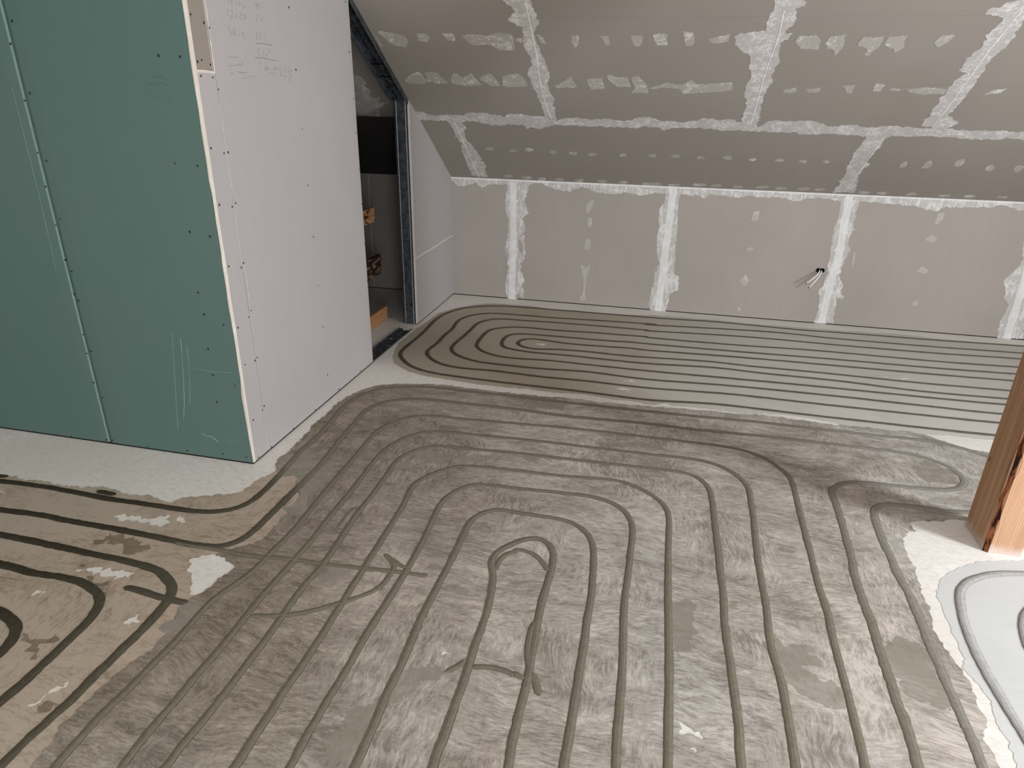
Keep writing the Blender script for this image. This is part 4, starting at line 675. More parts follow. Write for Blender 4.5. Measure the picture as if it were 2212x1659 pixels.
WRITING = [[(2.6696,1.9263),(2.6728,1.9148)],[(2.6839,1.9268),(2.7006,1.9277),(2.6902,1.9189),(2.7013,1.9137)],[(2.726,1.9295),(2.7265,1.9143)],[(2.739,1.931),
(2.75,1.9235),(2.7352,1.9152)],[(2.7593,1.9267),(2.7699,1.9168),(2.7853,1.9174)],[(2.8583,1.9425),(2.8493,1.9232)],[(2.8926,1.9406),(2.8729,1.9361),
(2.8663,1.9274),(2.8856,1.9306),(2.8813,1.9221),(2.8664,1.9182)],[(2.6533,1.8933),(2.6632,1.8922),(2.6603,1.8887),(2.6568,1.8829),(2.658,1.8711),
(2.6531,1.8761)],[(2.6797,1.8929),(2.6931,1.8888),(2.684,1.877),(2.6707,1.8647),(2.6909,1.8711)],[(2.7062,1.8825),(2.718,1.8704)],[(2.7229,1.8819),
(2.7031,1.8701)],[(2.7357,1.891),(2.7503,1.8891),(2.739,1.878),(2.7368,1.8689),(2.7539,1.8682)],[(2.7578,1.8843),(2.7796,1.8842),(2.7684,1.8741),
(2.7617,1.8645)],[(2.764,1.8742),(2.784,1.8752)],[(2.8538,1.8939),(2.8701,1.8943),(2.8605,1.883),(2.8536,1.873),(2.8572,1.8687)],[(2.9024,1.8917),
(2.8956,1.8722)],[(2.6504,1.8323),(2.6606,1.8321)],[(2.6523,1.8314),(2.6534,1.8194),(2.6623,1.8135),(2.6536,1.7951)],[(2.6804,1.8282),(2.6927,1.827),
(2.6856,1.8153),(2.6877,1.8066),(2.6781,1.8103),(2.6798,1.826)],[(2.7029,1.8257),(2.6963,1.8072)],[(2.7159,1.8177),(2.7191,1.8045)],[(2.7342,1.8226),
(2.7512,1.8206),(2.7406,1.8129),(2.7523,1.807),(2.7431,1.796)],[(2.8512,1.8332),(2.8413,1.8007)],[(2.8617,1.8282),(2.8759,1.8281),
(2.8577,1.8007)],[(2.8653,1.8131),(2.8774,1.814)],[(2.8944,1.826),(2.9182,1.8243)],[(2.8966,1.825),(2.9017,1.8158),(2.9074,1.809),
(2.8972,1.7963)],[(2.8241,1.7866),(2.8763,1.7889),(2.9544,1.788)],[(2.8385,1.7686),(2.862,1.7681)],[(2.8406,1.7675),(2.8375,1.7543),(2.8477,1.7477),
(2.8359,1.7375)],[(2.8831,1.7665),(2.8772,1.7408)],[(2.897,1.7528),(2.9002,1.7457),(2.9069,1.7534),(2.9101,1.7462)],[(2.9196,1.7663),(2.9319,1.7658),
(2.9205,1.759),(2.933,1.7597)],[(2.808,1.7277),(2.8348,1.7326),(2.8971,1.7321),(2.9917,1.7267)],[(2.8509,1.7201),(2.8387,1.7087),
(2.845,1.6847)],[(2.8844,1.7193),(2.8773,1.6883),(2.8877,1.6912),(2.8851,1.7009)],[(2.8983,1.7051),(2.8877,1.6912),(2.9024,1.6905),(2.9044,1.6992),
(2.9152,1.6922)],[(2.9536,1.7062),(2.9565,1.6962),(2.9477,1.6909),(2.9683,1.6916),(2.966,1.7042)],[(2.9752,1.6995),(2.9706,1.6905)],[(3.0074,1.7033),
(2.9951,1.6952),(3.0093,1.688),(3.0002,1.6826)],[(3.0259,1.6912),(3.047,1.6893)],[(3.0248,1.686),(3.0432,1.6845)],[(3.0712,1.7006),(3.0781,1.6943),
(3.065,1.6847),(3.0816,1.6853),(3.0978,1.6963),(3.0928,1.6857)],[(2.9106,1.6721),(2.925,1.6801),(2.9283,1.6727),(2.9422,1.6781),(2.9457,1.6707),
(2.9638,1.6712)],[(2.9975,1.6825),(3.01,1.6791),(2.9947,1.6696),(3.016,1.6702)],[(3.0273,1.6732),(3.0199,1.6639),(3.0358,1.663),(3.0457,1.6711),
(3.0519,1.6622)],[(3.071,1.6745),(3.093,1.6738),(3.0854,1.6644),(3.0709,1.6614)],[(3.0631,1.6507),(3.073,1.6456),(3.0809,1.6564),
(3.0621,1.6585)],[(2.6149,1.7215),(2.6429,1.7263),(2.6593,1.7249),(2.6944,1.729)],[(2.6115,1.6911),(2.6354,1.6955),(2.6606,1.6954),(2.683,1.6997),
(2.7002,1.6993),(2.7193,1.7059),(2.7083,1.7147)],[(2.6149,1.6629),(2.6495,1.6675)],[(2.6762,1.6718),(2.6937,1.6724),(2.7105,1.6694),
(2.7402,1.6727)],[(2.6902,1.6489),(2.7241,1.6522),(2.7419,1.6514),(2.7619,1.6591),(2.8038,1.6603)]]
WRITING_GREEN = [[(-1.9658,1.6479),(-1.9416,1.6508),(-1.9333,1.6429),(-1.9059,1.6459),(-1.8853,1.6329)],[(-1.9759,1.6185),(-1.9547,1.6225),(-1.9395,1.6152),
(-1.9105,1.6247),(-1.8915,1.6196),(-1.8868,1.6106)],[(-1.9764,1.5862),(-1.9656,1.5891),(-1.9556,1.573)],[(-1.941,1.5776),
(-1.9214,1.5747)],[(-1.8872,1.5769),(-1.876,1.5663),(-1.8923,1.5687)]]
SEAM_WHITE = [(2.5136,1.9092),(2.5147,1.6589),(2.5245,1.5033),(2.5239,1.3159),(2.5255,1.1931),(2.5219,.9519),(2.5384,.8538),(2.531,.5707),(2.5265,.2249),
(2.5206,-.0044)]

# ---------------------------------------------------------------- the room (metres; camera above the origin)
YB, XP, YG, KNEE, SLP = 5.4596, -1.7647, 2.3957, 0.988, 0.6506   # back wall, partition face, green face, knee wall height, roof slope
X0, X1, YF, ZC = -4.6, 4.4, -2.75, 2.45
YC = YB-(ZC-KNEE)/SLP
YA, YS, YE = 2.4115, 4.571, 3.749                                   # start of the white face, hatch opening edges
zs = lambda y: KNEE+(YB-y)*SLP
nn = 1/math.sqrt(1+SLP*SLP)
FL = lambda a, b, h: (a, b, h)
BW = lambda a, b, h: (a, YB-h, b)
SW = lambda a, b, h: (XP+h, a, b)
GW = lambda a, b, h: (a, YG-h, b)
SL = lambda a, b, h: (a, b-h*SLP*nn, zs(b)-h*nn)

floor = struct(box('floor', (X0, X1, YF, YB+0.1, -0.12, 0), 'screed'))
wall_back = struct(box('wall_back', (X0, X1, YB, YB+0.1, 0.008, KNEE+0.05), 'paper'))
box('gap_shade', (X0, X1, YB+0.004, YB+0.09, 0, 0.008), 'gap_black', wall_back)  # black strip paints the shade in the gap under the wall
V, F = prism_vf([(YB+0.1, zs(YB+0.1)), (YC, ZC), (YC, ZC+0.12), (YB+0.1, zs(YB+0.1)+0.12)], lambda u, v, d: (d, u, v), X0, X1)
ceiling_slope = struct(mesh_obj('ceiling_slope', V, F, 'paper_slope'))
ceiling = struct(box('ceiling', (X0, X1, YF, YC, ZC, ZC+0.1), 'plain_wall'))
# unseen side of the room: full-height front wall with two openings added for the lamps, gables
def frame_panel(x0, x1, y0, y1, holes, fn, d0, d1):
    xs = sorted({x0, x1, *[h[0] for h in holes], *[h[1] for h in holes]}); ys = sorted({y0, y1, *[h[2] for h in holes], *[h[3] for h in holes]})
    parts = []
    for i in range(len(xs)-1):
        for j in range(len(ys)-1):
            cx, cy = (xs[i]+xs[i+1])/2, (ys[j]+ys[j+1])/2
            if any(h[0] < cx < h[1] and h[2] < cy < h[3] for h in holes): continue
            parts.append(prism_vf([(xs[i], ys[j]), (xs[i+1], ys[j]), (xs[i+1], ys[j+1]), (xs[i], ys[j+1])], fn, d0, d1))
    return join_vf(parts)
FW = lambda x, z, d: (x, YF-d, z)
V, F = frame_panel(X0, X1, 0, ZC, [(0.9, 2.1, 0.85, 2.25), (-2.1, -0.9, 0.85, 2.25)], FW, 0, 0.2)
struct(mesh_obj('wall_front', V, F, 'plain_wall'))
gab = [(YF, 0), (YB, 0), (YB, KNEE), (YC, ZC), (YF, ZC)]
V, F = prism_vf(gab, lambda u, v, d: (d, u, v), X0-0.1, X0)
struct(mesh_obj('wall_left', V, F, 'plain_wall'))
pts = [[(YF, 0), (YB, 0), (YB, 0.8), (YF, 0.8)], [(YF, 0.8), (0.50, 0.8), (0.50, ZC), (YF, ZC)],
       [(1.40, 0.8), (YB, 0.8), (YB, KNEE), (YC, ZC), (1.40, ZC)], [(0.50, 2.1), (1.40, 2.1), (1.40, ZC), (0.50, ZC)]]
V, F = join_vf([prism_vf(p, lambda u, v, d: (d, u, v), X1, X1+0.25) for p in pts])
struct(mesh_obj('wall_right', V, F, 'plain_wall'))
def win_frame(name, fn, a0, a1, b0, b1):
    V, F = frame_panel(a0, a1, b0, b1, [(a0+0.06, a1-0.06, b0+0.06, b1-0.06)], fn, 0.08, 0.14)
    struct(mesh_obj(name, V, F, 'glass_frame'))
win_frame('window_1', lambda u, v, d: (X1+d, u, v), 0.50, 1.40, 0.8, 2.1)
win_frame('window_2', FW, 0.9, 2.1, 0.85, 2.25)
win_frame('window_3', FW, -2.1, -0.9, 0.85, 2.25)

# ---------------------------------------------------------------- floor: mortar coats and filled heating grooves
def near(x, y): return 0.976*y-0.218*x < 1.23 and -2.2 < x < 1.6
def shift(P):
    return [(x+0.15, y-0.7) if near(x, y) else (x, y) for x, y in P]
HT = {'A': 0.0010, 'C': 0.0010, 'D': 0.0010, 'B': 0.0018}
CM = {'A': ('mortar_coat_brown', 'brown mortar coat with dark wet grooves by the green wall'),
      'B': ('mortar_coat', 'mottled grey-brown mortar coat in the middle of the floor'),
      'C': ('mortar_coat_smooth', 'smooth beige mortar coat along the back wall'),
      'D': ('mortar_coat_pale', 'pale grey mortar coat in front of the wooden post')}
COATS = {k: shift(v) for k, v in COATS.items()}
COATS['C'] = [(x+0.7, y) if x > 2.9 else (x, y) for x, y in COATS['C']]
COATS['D'] = [(x+1.2, y) if x > 1.7 else (x, y) for x, y in COATS['D']]
COATS['A'] = [(x-0.85, y) if x < -2.9 else (x, y) for x, y in COATS['A']]
for i, k in enumerate('ACDB'):
    am = {'A': 0.005, 'B': 0.004, 'C': 0.003, 'D': 0.0032}[k]
    P = ragged(COATS[k], 0.005, am, 10+i, ((0.09, 1.0), (0.03, 0.6), (0.012, 0.8)))
    holes = [ragged(h, 0.003, 0.0050, 50+i*10+j, ((0.035, 0.8), (0.013, 1.1), (0.007, 0.6))) for j, h in enumerate(ISLANDS[k])]
    tag(patch('mortar_coat', P, FL, CM[k][0], floor, holes, HT[k]), CM[k][1])
for j, sm in enumerate(SMEARS):
    patch('mortar_smear', ragged(sm, 0.006, 0.012, 200+j, ((0.08, 0.8), (0.03, 0.7), (0.012, 0.5))), FL, 'mortar_smear', floor, h=0.0022, skirt=False)
for j, sm in enumerate(SMEARSA):
    patch('mortar_smear', ragged(sm, 0.006, 0.014, 260+j, ((0.08, 0.8), (0.03, 0.7), (0.012, 0.5))), FL, 'mortar_smear_brown', floor, h=0.0014, skirt=False)

def groove(i, name, wmm, lay, P):
    P = [tuple(p) for p in P]
    wmm *= {'A': 1.3, 'B': 1.08, 'C': 1.05, 'D': 1.0}[lay]
    for e, f in ((0, 1), (-1, -2)):
        if near(*P[e]) and not name.startswith('S'):
            d = np.array(P[e])-np.array(P[f]); d = d/np.hypot(*d)
            q = tuple(np.array(P[e])+d*0.6); P = [q]+P if e == 0 else P+[q]
    if not name.startswith('S') and lay != 'B':        # the circuits run on beyond the traced part
        L_ = {'A': 0.9, 'C': 0.6, 'D': 1.0}[lay]
        for e, f in ((0, 1), (-1, -2)):
            if near(*P[e]) or (P[e][0] < 1.0 and lay == 'A' and P[e][0] > -1.4) or P[e][1] < 0.75: continue
            d = np.array(P[e])-np.array(P[f]); d = d/np.hypot(*d); q = tuple(np.array(P[e])+d*L_)
            P = [q]+P if e == 0 else P+[q]
    def at(Q):
        inB = inside(Q, COATS['B']).astype(float)
        k = 13; inB = np.convolve(np.pad(inB, k, mode='edge'), np.ones(2*k+1)/(2*k+1), 'valid')
        if lay == 'A': wet = (1-inB)*np.clip(0.35+(-1.15-Q[:, 0])*0.75, 0.25, 1.0)
        elif lay == 'C': wet = np.clip(0.62-(Q[:, 0]+0.2)*0.14, 0.25, 0.72)
        elif lay == 'B': wet = np.clip((Q[:, 1]-2.7)*0.10, 0, 0.15)
        else: wet = 0*inB
        pale = np.full(len(Q), 1.0) if lay == 'D' else np.clip((Q[:, 0]-0.75)*1.1, 0, 0.35)*(Q[:, 1] < 3.7)
        if lay == 'C': pale = 0*wet
        return {'wet': wet, 'pale': pale}
    stub = name.startswith('S')
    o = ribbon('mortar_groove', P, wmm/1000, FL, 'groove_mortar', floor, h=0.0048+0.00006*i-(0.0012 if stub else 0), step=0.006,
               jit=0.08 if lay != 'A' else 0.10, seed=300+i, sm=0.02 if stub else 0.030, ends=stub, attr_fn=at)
    return o
for i, (name, wmm, lay, P) in enumerate(GROOVES):
    groove(i, name, wmm, lay, P)

# ---------------------------------------------------------------- filler on the back wall and roof slope
for j, (k, P) in enumerate(SLOPE_FILL):
    if k == 'line': ribbon('joint_ridge', P, 0.008, SL, 'filler_bright', ceiling_slope, h=0.0028, jit=0.3, seed=400+j, ends=False)
    else:
        am = 0.006 if k == 'tape' else 0.004
        patch('joint_filler' if k == 'tape' else 'filler_patch', ragged(P, 0.006, am, 400+j), SL, 'filler' if k == 'tape' else 'filler_thin', ceiling_slope, h=0.0010+0.00004*(j % 8))
for j, (k, P) in enumerate(WALL_FILL):
    if k == 'spine': ribbon('joint_tape', P, 0.058, BW, 'filler_bright', wall_back, h=0.0026, jit=0.08, seed=500+j, ends=False)
    else:
        am = 0.005 if k in ('strip', 'band') else 0.003
        patch({'strip': 'joint_filler', 'band': 'joint_filler', 'spot': 'filler_patch'}[k], ragged(P, 0.006, am, 500+j), BW,
              'filler' if k != 'spot' else 'filler_spot', wall_back, h=0.0012+0.00005*j)
box('corner_bead', (XP, X1, YB-0.006, YB, KNEE-0.012, KNEE+0.001), 'filler_bright', wall_back)
for yy in (4.37, 3.93, 5.10):
    ribbon('pencil_line', [(XP+0.05, yy), (X1, yy)], 0.0016, SL, 'pencil', ceiling_slope, h=0.0006, step=0.2, jit=0, ends=False)
# inner room seen through the hatch: near-black panel on the lower slope, board joint on the knee wall
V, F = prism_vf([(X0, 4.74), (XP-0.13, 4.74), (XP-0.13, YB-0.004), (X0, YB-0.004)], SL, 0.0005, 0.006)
tag(mesh_obj('dark_panel', V, F, 'dark_panel', ceiling_slope), 'near-black panel over the lower roof slope behind the hatch opening')
ribbon('board_joint', [(-2.497, 0.98), (-2.507, 0.01)], 0.006, BW, 'crack_filler', wall_back, h=0.0008, step=0.02, jit=0.2, ends=False)

# ---------------------------------------------------------------- partition box: green face, white face, small end face
core = struct(box('wall_partition_front', (X0, XP-0.013, YA+0.001, YA+0.10, 0.012, ZC), 'paper_white'))
box('gap_shade', (X0, XP-0.006, YG+0.004, YA+0.09, 0, 0.012), 'gap_black', core)  # shade of the gap below the green boards, as a black strip
def green_board(x0, x1, tl, tr):
    xs = [x0]; ds = [0.0]
    prof = [(x0, 0.006 if tl else 0), (x0+0.004, 0.0035 if tl else 0), (x0+0.012, 0.0018 if tl else 0), (x0+0.06, 0), (x1-0.06, 0), (x1-0.014, 0.0018 if tr else 0), (x1-0.004, 0.0045 if tr else 0), (x1, 0.010 if tr else 0)]
    z0, z1 = 0.010, ZC
    V = []; n = len(prof)
    for z in (z0, z1):
        V += [(x, YG+d, z) for x, d in prof]+[(x1, YA, z), (x0, YA, z)]
    k = n+2
    F = [(i, (i+1) % k, (i+1) % k+k, i+k) for i in range(k)]+[tuple(range(k))[::-1], tuple(range(k, 2*k))]
    return V, F
JX = -2.546
for a, b, tl, tr in ((X0, JX-0.0015, False, True), (JX+0.0015, XP-0.0005, True, False)):
    V, F = green_board(a, b, tl, tr)
    tag(mesh_obj('plasterboard', V, F, 'paper_green', core), 'green moisture-resistant plasterboard')
ribbon('board_joint', [(JX-0.009, 0.012), (JX-0.009, ZC)], 0.012, lambda a, b, h: (a, YG+0.0022-h, b), 'joint_green' if 'joint_green' in M else 'scuff_lit_bevel', core, h=0.0008, step=0.02, jit=0.12, ends=False)  # lighter stripe paints the light on the bevelled board edge
rs = np.random.default_rng(5)
def screws(pts, fn, parent):
    V0, F0 = [], []
    seg = 10
    for r_, h in ((0.0052, 0.0006), (0.0030, 0.0008), (0.0012, 0.0003)):
        V0 += [(r_*math.cos(k*2*math.pi/seg), r_*math.sin(k*2*math.pi/seg), h) for k in range(seg)]
    F0 = [(j*seg+k, j*seg+(k+1) % seg, (j+1)*seg+(k+1) % seg, (j+1)*seg+k) for j in range(2) for k in range(seg)]+[tuple(2*seg+k for k in range(seg))]
    for a, b in pts:
        s = 0.65+0.3*rs.random()
        mesh_obj('screw', [fn(a+u*s, b+v*s*1.1, h) for u, v, h in V0], F0, 'screw_black', parent)
screws(SCREWS_GREEN, GW, core)
for P in WRITING_GREEN: ribbon('pencil_writing', P, 0.0022, GW, 'pencil_green', core, h=0.0006, step=0.004, jit=0.25, seed=1)
for j, (P, wd) in enumerate([([(-2.069, .623), (-2.091, .497), (-2.142, .133)], .0022), ([(-2.035, .60), (-2.046, .50), (-2.075, .30), (-2.10, .20)], .0030), ([(-2.01, .57), (-2.02, .45), (-2.05, .28)], .0026),
                             ([(-2.0, .46), (-1.90, .455), (-1.80, .46)], .0016), ([(-2.02, .13), (-1.99, .12), (-1.965, .12), (-1.93, .09)], .006), ([(-1.90, .115), (-1.85, .112), (-1.82, .118)], .0015),
                             ([(-2.60, 1.60), (-2.60, 1.2), (-2.61, .85)], .0022)]):
    ribbon('scuff_mark', P, wd, GW, 'scuff_lit_bevel', core, h=0.0005, step=0.006, jit=0.5, seed=600+j)

def topz(y): return min(ZC, zs(y))
wl = struct(mesh_obj('wall_partition_side', *prism_vf([(YA+0.1, 0.012), (YE-0.001, 0.012), (YE-0.001, topz(YE)), (YC, ZC), (YA+0.1, ZC)], lambda u, v, d: (d, u, v), XP-0.10, XP-0.0126), 'paper_white'))
box('gap_shade', (XP-0.09, XP-0.004, YA-0.008, YE-0.002, 0, 0.012), 'gap_black', wl)  # black strip for the shaded gap at the foot of the white face
def sboard(poly, mat, label=None, d0=-0.0125, d1=0.0):
    o = mesh_obj('plasterboard', *prism_vf(poly, SW, d0, d1), mat, wl)
    if label: o['label'] = label
    return o
YJ = 2.5235
sboard([(YJ+0.001, 0.010), (YE, 0.010), (YE, topz(YE)), (YC, ZC), (YJ+0.001, ZC)], 'paper_white')
sboard([(YA, 0.010), (YJ-0.001, 0.010), (YJ-0.001, 1.6655), (YA, 1.6655)], 'paper_white')
sboard([(YA, 1.672), (YJ-0.001, 1.672), (YJ-0.001, ZC), (YA, ZC)], 'paper_tan', 'tan offcut of plasterboard at the top of the corner')
ribbon('board_joint', SEAM_WHITE, 0.004, SW, 'faint_joint', wl, h=0.0008, step=0.01, jit=0.4, seed=3, ends=False)
ribbon('board_joint', [(YJ, ZC), (YJ, 1.67)], 0.006, SW, 'crack_filler', wl, h=0.0008, step=0.01, jit=0.4, seed=4, ends=False)
ribbon('board_joint', [(YA, 1.668), (2.45, 1.667), (YJ, 1.666)], 0.010, SW, 'crack_filler', wl, h=0.0010, step=0.008, jit=0.2, seed=5, ends=False)
# cut edge of the green board showing its pale gypsum core
V, F = [], []
n = 200; rg = np.random.default_rng(11)
zz_ = np.linspace(0.010, ZC, n)
e1 = YG+0.0005+0.0012*pnoise(n, 8, rg)*0.6; e2 = YA+0.0018+0.0012*pnoise(n, 9, rg)
wd = np.clip((zz_-1.3)/0.8, 0, 1)*0.006
for k, (ee, h) in enumerate(((e1, 0.0), ((e1+e2)/2, 0.0014), ((e1+e2)/2+0.002, 0.0002), (e2+wd, 0.0012), (e2+wd+0.001, 0.0))):
    V += [SW(a, z, h) for a, z in zip(ee, zz_)]
F = [(k*n+i, (k+1)*n+i, (k+1)*n+i+1, k*n+i+1) for k in range(4) for i in range(n-1)]
tag(mesh_obj('board_edge', V, F, 'crack_filler', wl), 'pale cut gypsum edge of the green board')
V = [(XP-0.0125-0.0, YG-0.0002+0, z) for z in zz_]
rg = np.random.default_rng(12); j1 = np.clip(0.0035+0.0022*pnoise(n, 7, rg)+0.002*pnoise(n, 25, rg), 0.0005, 0.012)
V = [(XP-a, YG-0.0006, z) for a, z in zip(j1, zz_)]+[(XP+0.0002, YG-0.0006, z) for z in zz_]+[(XP+0.0002, YG+0.003, z) for z in zz_]
F = [(k*n+i, (k+1)*n+i, (k+1)*n+i+1, k*n+i+1) for k in range(2) for i in range(n-1)]
mesh_obj('torn_paper_edge', V, F, 'crack_filler', wl)
screws(SCREWS_WHITE, SW, wl)
for j, P in enumerate(WRITING):
    ribbon('pencil_writing', P, 0.0017 if j < 54 else 0.0012, SW, 'pencil_dark' if j in (15, 22, 27, 33, 38, 51) else 'pencil', wl, h=0.0006, step=0.003, jit=0.3, seed=700+j)

ws = struct(mesh_obj('wall_partition_back', *prism_vf([(YS+0.004, 0.012), (YB, 0.012), (YB, KNEE), (YS+0.004, zs(YS+0.004))], lambda u, v, d: (d, u, v), XP-0.10, XP-0.0126), 'paper_white'))
box('gap_shade', (XP-0.09, XP-0.004, YS+0.01, YB, 0, 0.009), 'gap_black', ws)  # shaded base gap of the small piece, drawn black
JZ0, JZ1 = 0.503, 0.514
for poly in ([(YS, 0.009), (YB-0.001, 0.009), (YB-0.001, JZ1-0.003), (YS, JZ0-0.003)], [(YS, JZ0+0.003), (YB-0.001, JZ1+0.003), (YB-0.001, KNEE), (YS, zs(YS))]):
    mesh_obj('plasterboard', *prism_vf(poly, SW, -0.0125, 0), 'paper_white', ws)
ribbon('board_joint', [(YS, JZ0), (5.0, 0.507), (YB-0.002, JZ1)], 0.011, SW, 'crack_filler', ws, h=0.0006, step=0.01, jit=0.25, seed=8, ends=False)
# cut edge facing the opening
mesh_obj('board_edge', *box_vf(XP-0.0128, XP+0.0012, YS-0.003, YS+0.0005, 0.009, zs(YS)-0.004), 'crack_filler', ws)
screws([p for p in SCREWS_SMALL if p[0] < YB-0.004], SW, ws)

# ---------------------------------------------------------------- metal framing in the hatch opening
def chan(axis0, axis1, A, B, N, w_, flange, th=0.0012, lip=0.0):
    """U channel from A to B: web of width w_ along axis0, flanges of length flange along N"""
    A, B, a0, N = Vector(A), Vector(B), Vector(axis0), Vector(N)
    d = (B-A)
    parts = []
    def bx(o, e0, e1):
        v = []
        for t_ in (0, 1):
            for q in (o, o+e0, o+e0+e1, o+e1): v.append(tuple(A+d*t_+q))
        return v, [(0, 3, 2, 1), (4, 5, 6, 7), (0, 1, 5, 4), (1, 2, 6, 5), (2, 3, 7, 6), (3, 0, 4, 7)]
    parts.append(('web', bx(Vector((0, 0, 0)), a0*w_, N*th)))
    parts.append(('flange', bx(Vector((0, 0, 0)), a0*th, N*flange)))
    parts.append(('flange', bx(a0*(w_-th), a0*th, N*flange)))
    return parts
# upright: web towards the opening, flanges running back into the small wall
XS0, XS1 = XP-0.108, XP-0.0185
ztop = zs(YS-0.002)-0.004
st = bpy.data.objects.new('metal_stud', None); COL.objects.link(st); st.location = (XP-0.06, YS, 0)
tag(st, 'upright galvanised metal stud at the far edge of the hatch opening', 'metal stud')
loc0 = (XP-0.06, YS, 0)
def kid(name, v, f, mat, root, label=None):
    o = mesh_obj(name, [tuple(Vector(p)-root.location) for p in v], f, mat, root)
    if label: o['label'] = label
    return o
parts = chan(None, None, (XS0, YS-0.001, 0.003), (XS0, YS-0.001, ztop), (0, 1, 0), 0, 0) if False else None
kid('web', *box_vf(XS0, XS1, YS-0.0012, YS, 0.003, ztop), 'galvanised', st)
for xa in (XS0, XS1-0.0012): kid('flange', *box_vf(xa, xa+0.0012, YS, YS+(0.05 if xa == XS0 else 0.003), 0.003, ztop), 'galvanised', st)
for xa in (XS0+0.010, XS1-0.014):      # pressed stiffening ribs
    kid('rib', *prism_vf([(xa, YS-0.001), (xa+0.002, YS-0.0045), (xa+0.005, YS-0.0045), (xa+0.007, YS-0.001)], lambda u, v, d: (u, v, d), 0.003, ztop), 'galvanised_light', st)
xm = XS1-0.030
hv = join_vf([box_vf(xm-0.009, xm-0.005, YS-0.0020, YS-0.0008, 0.135, 0.175), box_vf(xm+0.005, xm+0.009, YS-0.0020, YS-0.0008, 0.135, 0.175), box_vf(xm-0.006, xm+0.006, YS-0.0020, YS-0.0008, 0.152, 0.158)])
kid('slot', *hv, 'slot_dark', st, 'black H-shaped punched slot')
# black strip standing for the shaded gap beside the stud
kid('side_gap_shade', *box_vf(XS1, XP-0.0126, YS-0.0004, YS+0.003, 0.003, ztop), 'gap_black', st)

# slotted rail along the roof slope
rl = bpy.data.objects.new('slotted_rail', None); COL.objects.link(rl); rl.location = (XP-0.06, YS, zs(YS))
tag(rl, 'dark slotted metal rail running up the roof slope from the upright stud', 'metal rail')
XR0, XR1 = XP-0.112, XP-0.002
RA, RB = YS+0.0, YC+0.02
def rail(u, v, h): return SL(u, v, h)
def rbox(x0, x1, y0, y1, h0, h1):
    V = [rail(x, y, h) for h in (h0, h1) for y in (y0, y1) for x in (x0, x1)]
    return V, [(0, 2, 3, 1), (4, 5, 7, 6), (0, 1, 5, 4), (2, 6, 7, 3), (0, 4, 6, 2), (1, 3, 7, 5)]
web = kid('web', *rbox(XR0, XR1, RB, RA, 0.001, 0.003), 'galvanised_dark', rl)
kid('flange', *rbox(XR1-0.0015, XR1, RB, RA, 0.001, 0.036), 'galvanised', rl, 'light grey outer flange')
kid('flange', *rbox(XR0, XR0+0.0015, RB, RA, 0.001, 0.036), 'galvanised_dark', rl)
k = 0; y = RA-0.02
slots = []
while y > RB+0.03:
    for q, xx in enumerate((XR0+0.034, XR0+0.074)):
        yy = y-(0.018 if q else 0)
        kid('slot', *rbox(xx-0.003, xx+0.003, yy-0.030, yy, 0.0026, 0.0040), 'slot_dark', rl)
    y -= 0.045; k += 1
for y in (RA-0.32, RA-0.215):
    kid('clip', *rbox(XR0+0.002, XR1-0.001, y-0.003, y+0.003, 0.003, 0.008), 'slot_dark', rl)
# floor track
tr = bpy.data.objects.new('floor_track', None); COL.objects.link(tr); tr.location = (XP-0.06, 4.1, 0)
tag(tr, 'dark metal floor track lying across the hatch threshold, dusted with plaster', 'metal track')
P_ = [(XP-0.105, XP-0.004, 3.752), (XP-0.106, XP-0.003, 3.97), (XP-0.103, XP-0.002, 4.18), (XP-0.098, XP+0.002, 4.45)]
V, F = [], []
for a, b, y in P_:
    V += [(a, y, 0.012), (a+0.001, y, 0.002), (a+0.001, y, 0.0030), (b-0.001, y, 0.0030), (b, y, 0.010), (b, y, 0.0)]
for i in range(3):
    for k in range(5): F.append((i*6+k, (i+1)*6+k, (i+1)*6+k+1, i*6+k+1))
kid('web', V, F, 'galvanised_dark', tr)
for j, (cx, cy, a, b) in enumerate(((-1.80, 4.43, 0.035, 0.022), (-1.83, 4.21, 0.012, 0.008), (-1.79, 4.07, 0.010, 0.005), (-1.86, 3.98, 0.006, 0.005))):
    el = [(cx+a*math.cos(q*math.pi/4), cy+b*math.sin(q*math.pi/4)) for q in range(8)]
    R_ = ragged(el, 0.002, 0.0015, 800+j); tris = tessellate_polygon([[Vector((p[0], p[1], 0)) for p in R_]])
    kid('plaster_spill', [(p[0], p[1], 0.0042) for p in R_], [tuple(q) for q in tris], 'filler_bright', tr)

# loose plaster crumbs on the floor around the threshold
for j in range(12):
    cx, cy = rs.uniform(-2.05, -1.70), rs.uniform(4.35, 4.60)
    if cx > XP-0.01: cy = rs.uniform(4.35, 4.5)
    s = rs.uniform(0.002, 0.006)
    V = [(s*math.cos(q*math.pi/3)*rs.uniform(.6, 1.2), s*math.sin(q*math.pi/3)*rs.uniform(.6, 1.2), 0) for q in range(6)]+[(0, 0, s*0.6)]
    o = mesh_obj('plaster_crumb', V, [(q, (q+1) % 6, 6) for q in range(6)]+[(5, 4, 3, 2, 1, 0)], 'filler_bright' if j % 4 else 'rough_plank')
    o.location = (cx, cy, 0.0045 if XP-0.11 < cx < XP and cy < 4.46 else 0.0)
    tag(o, 'tiny crumb of plaster or wood on the floor at the hatch threshold', 'crumb', 'crumbs at the hatch threshold')

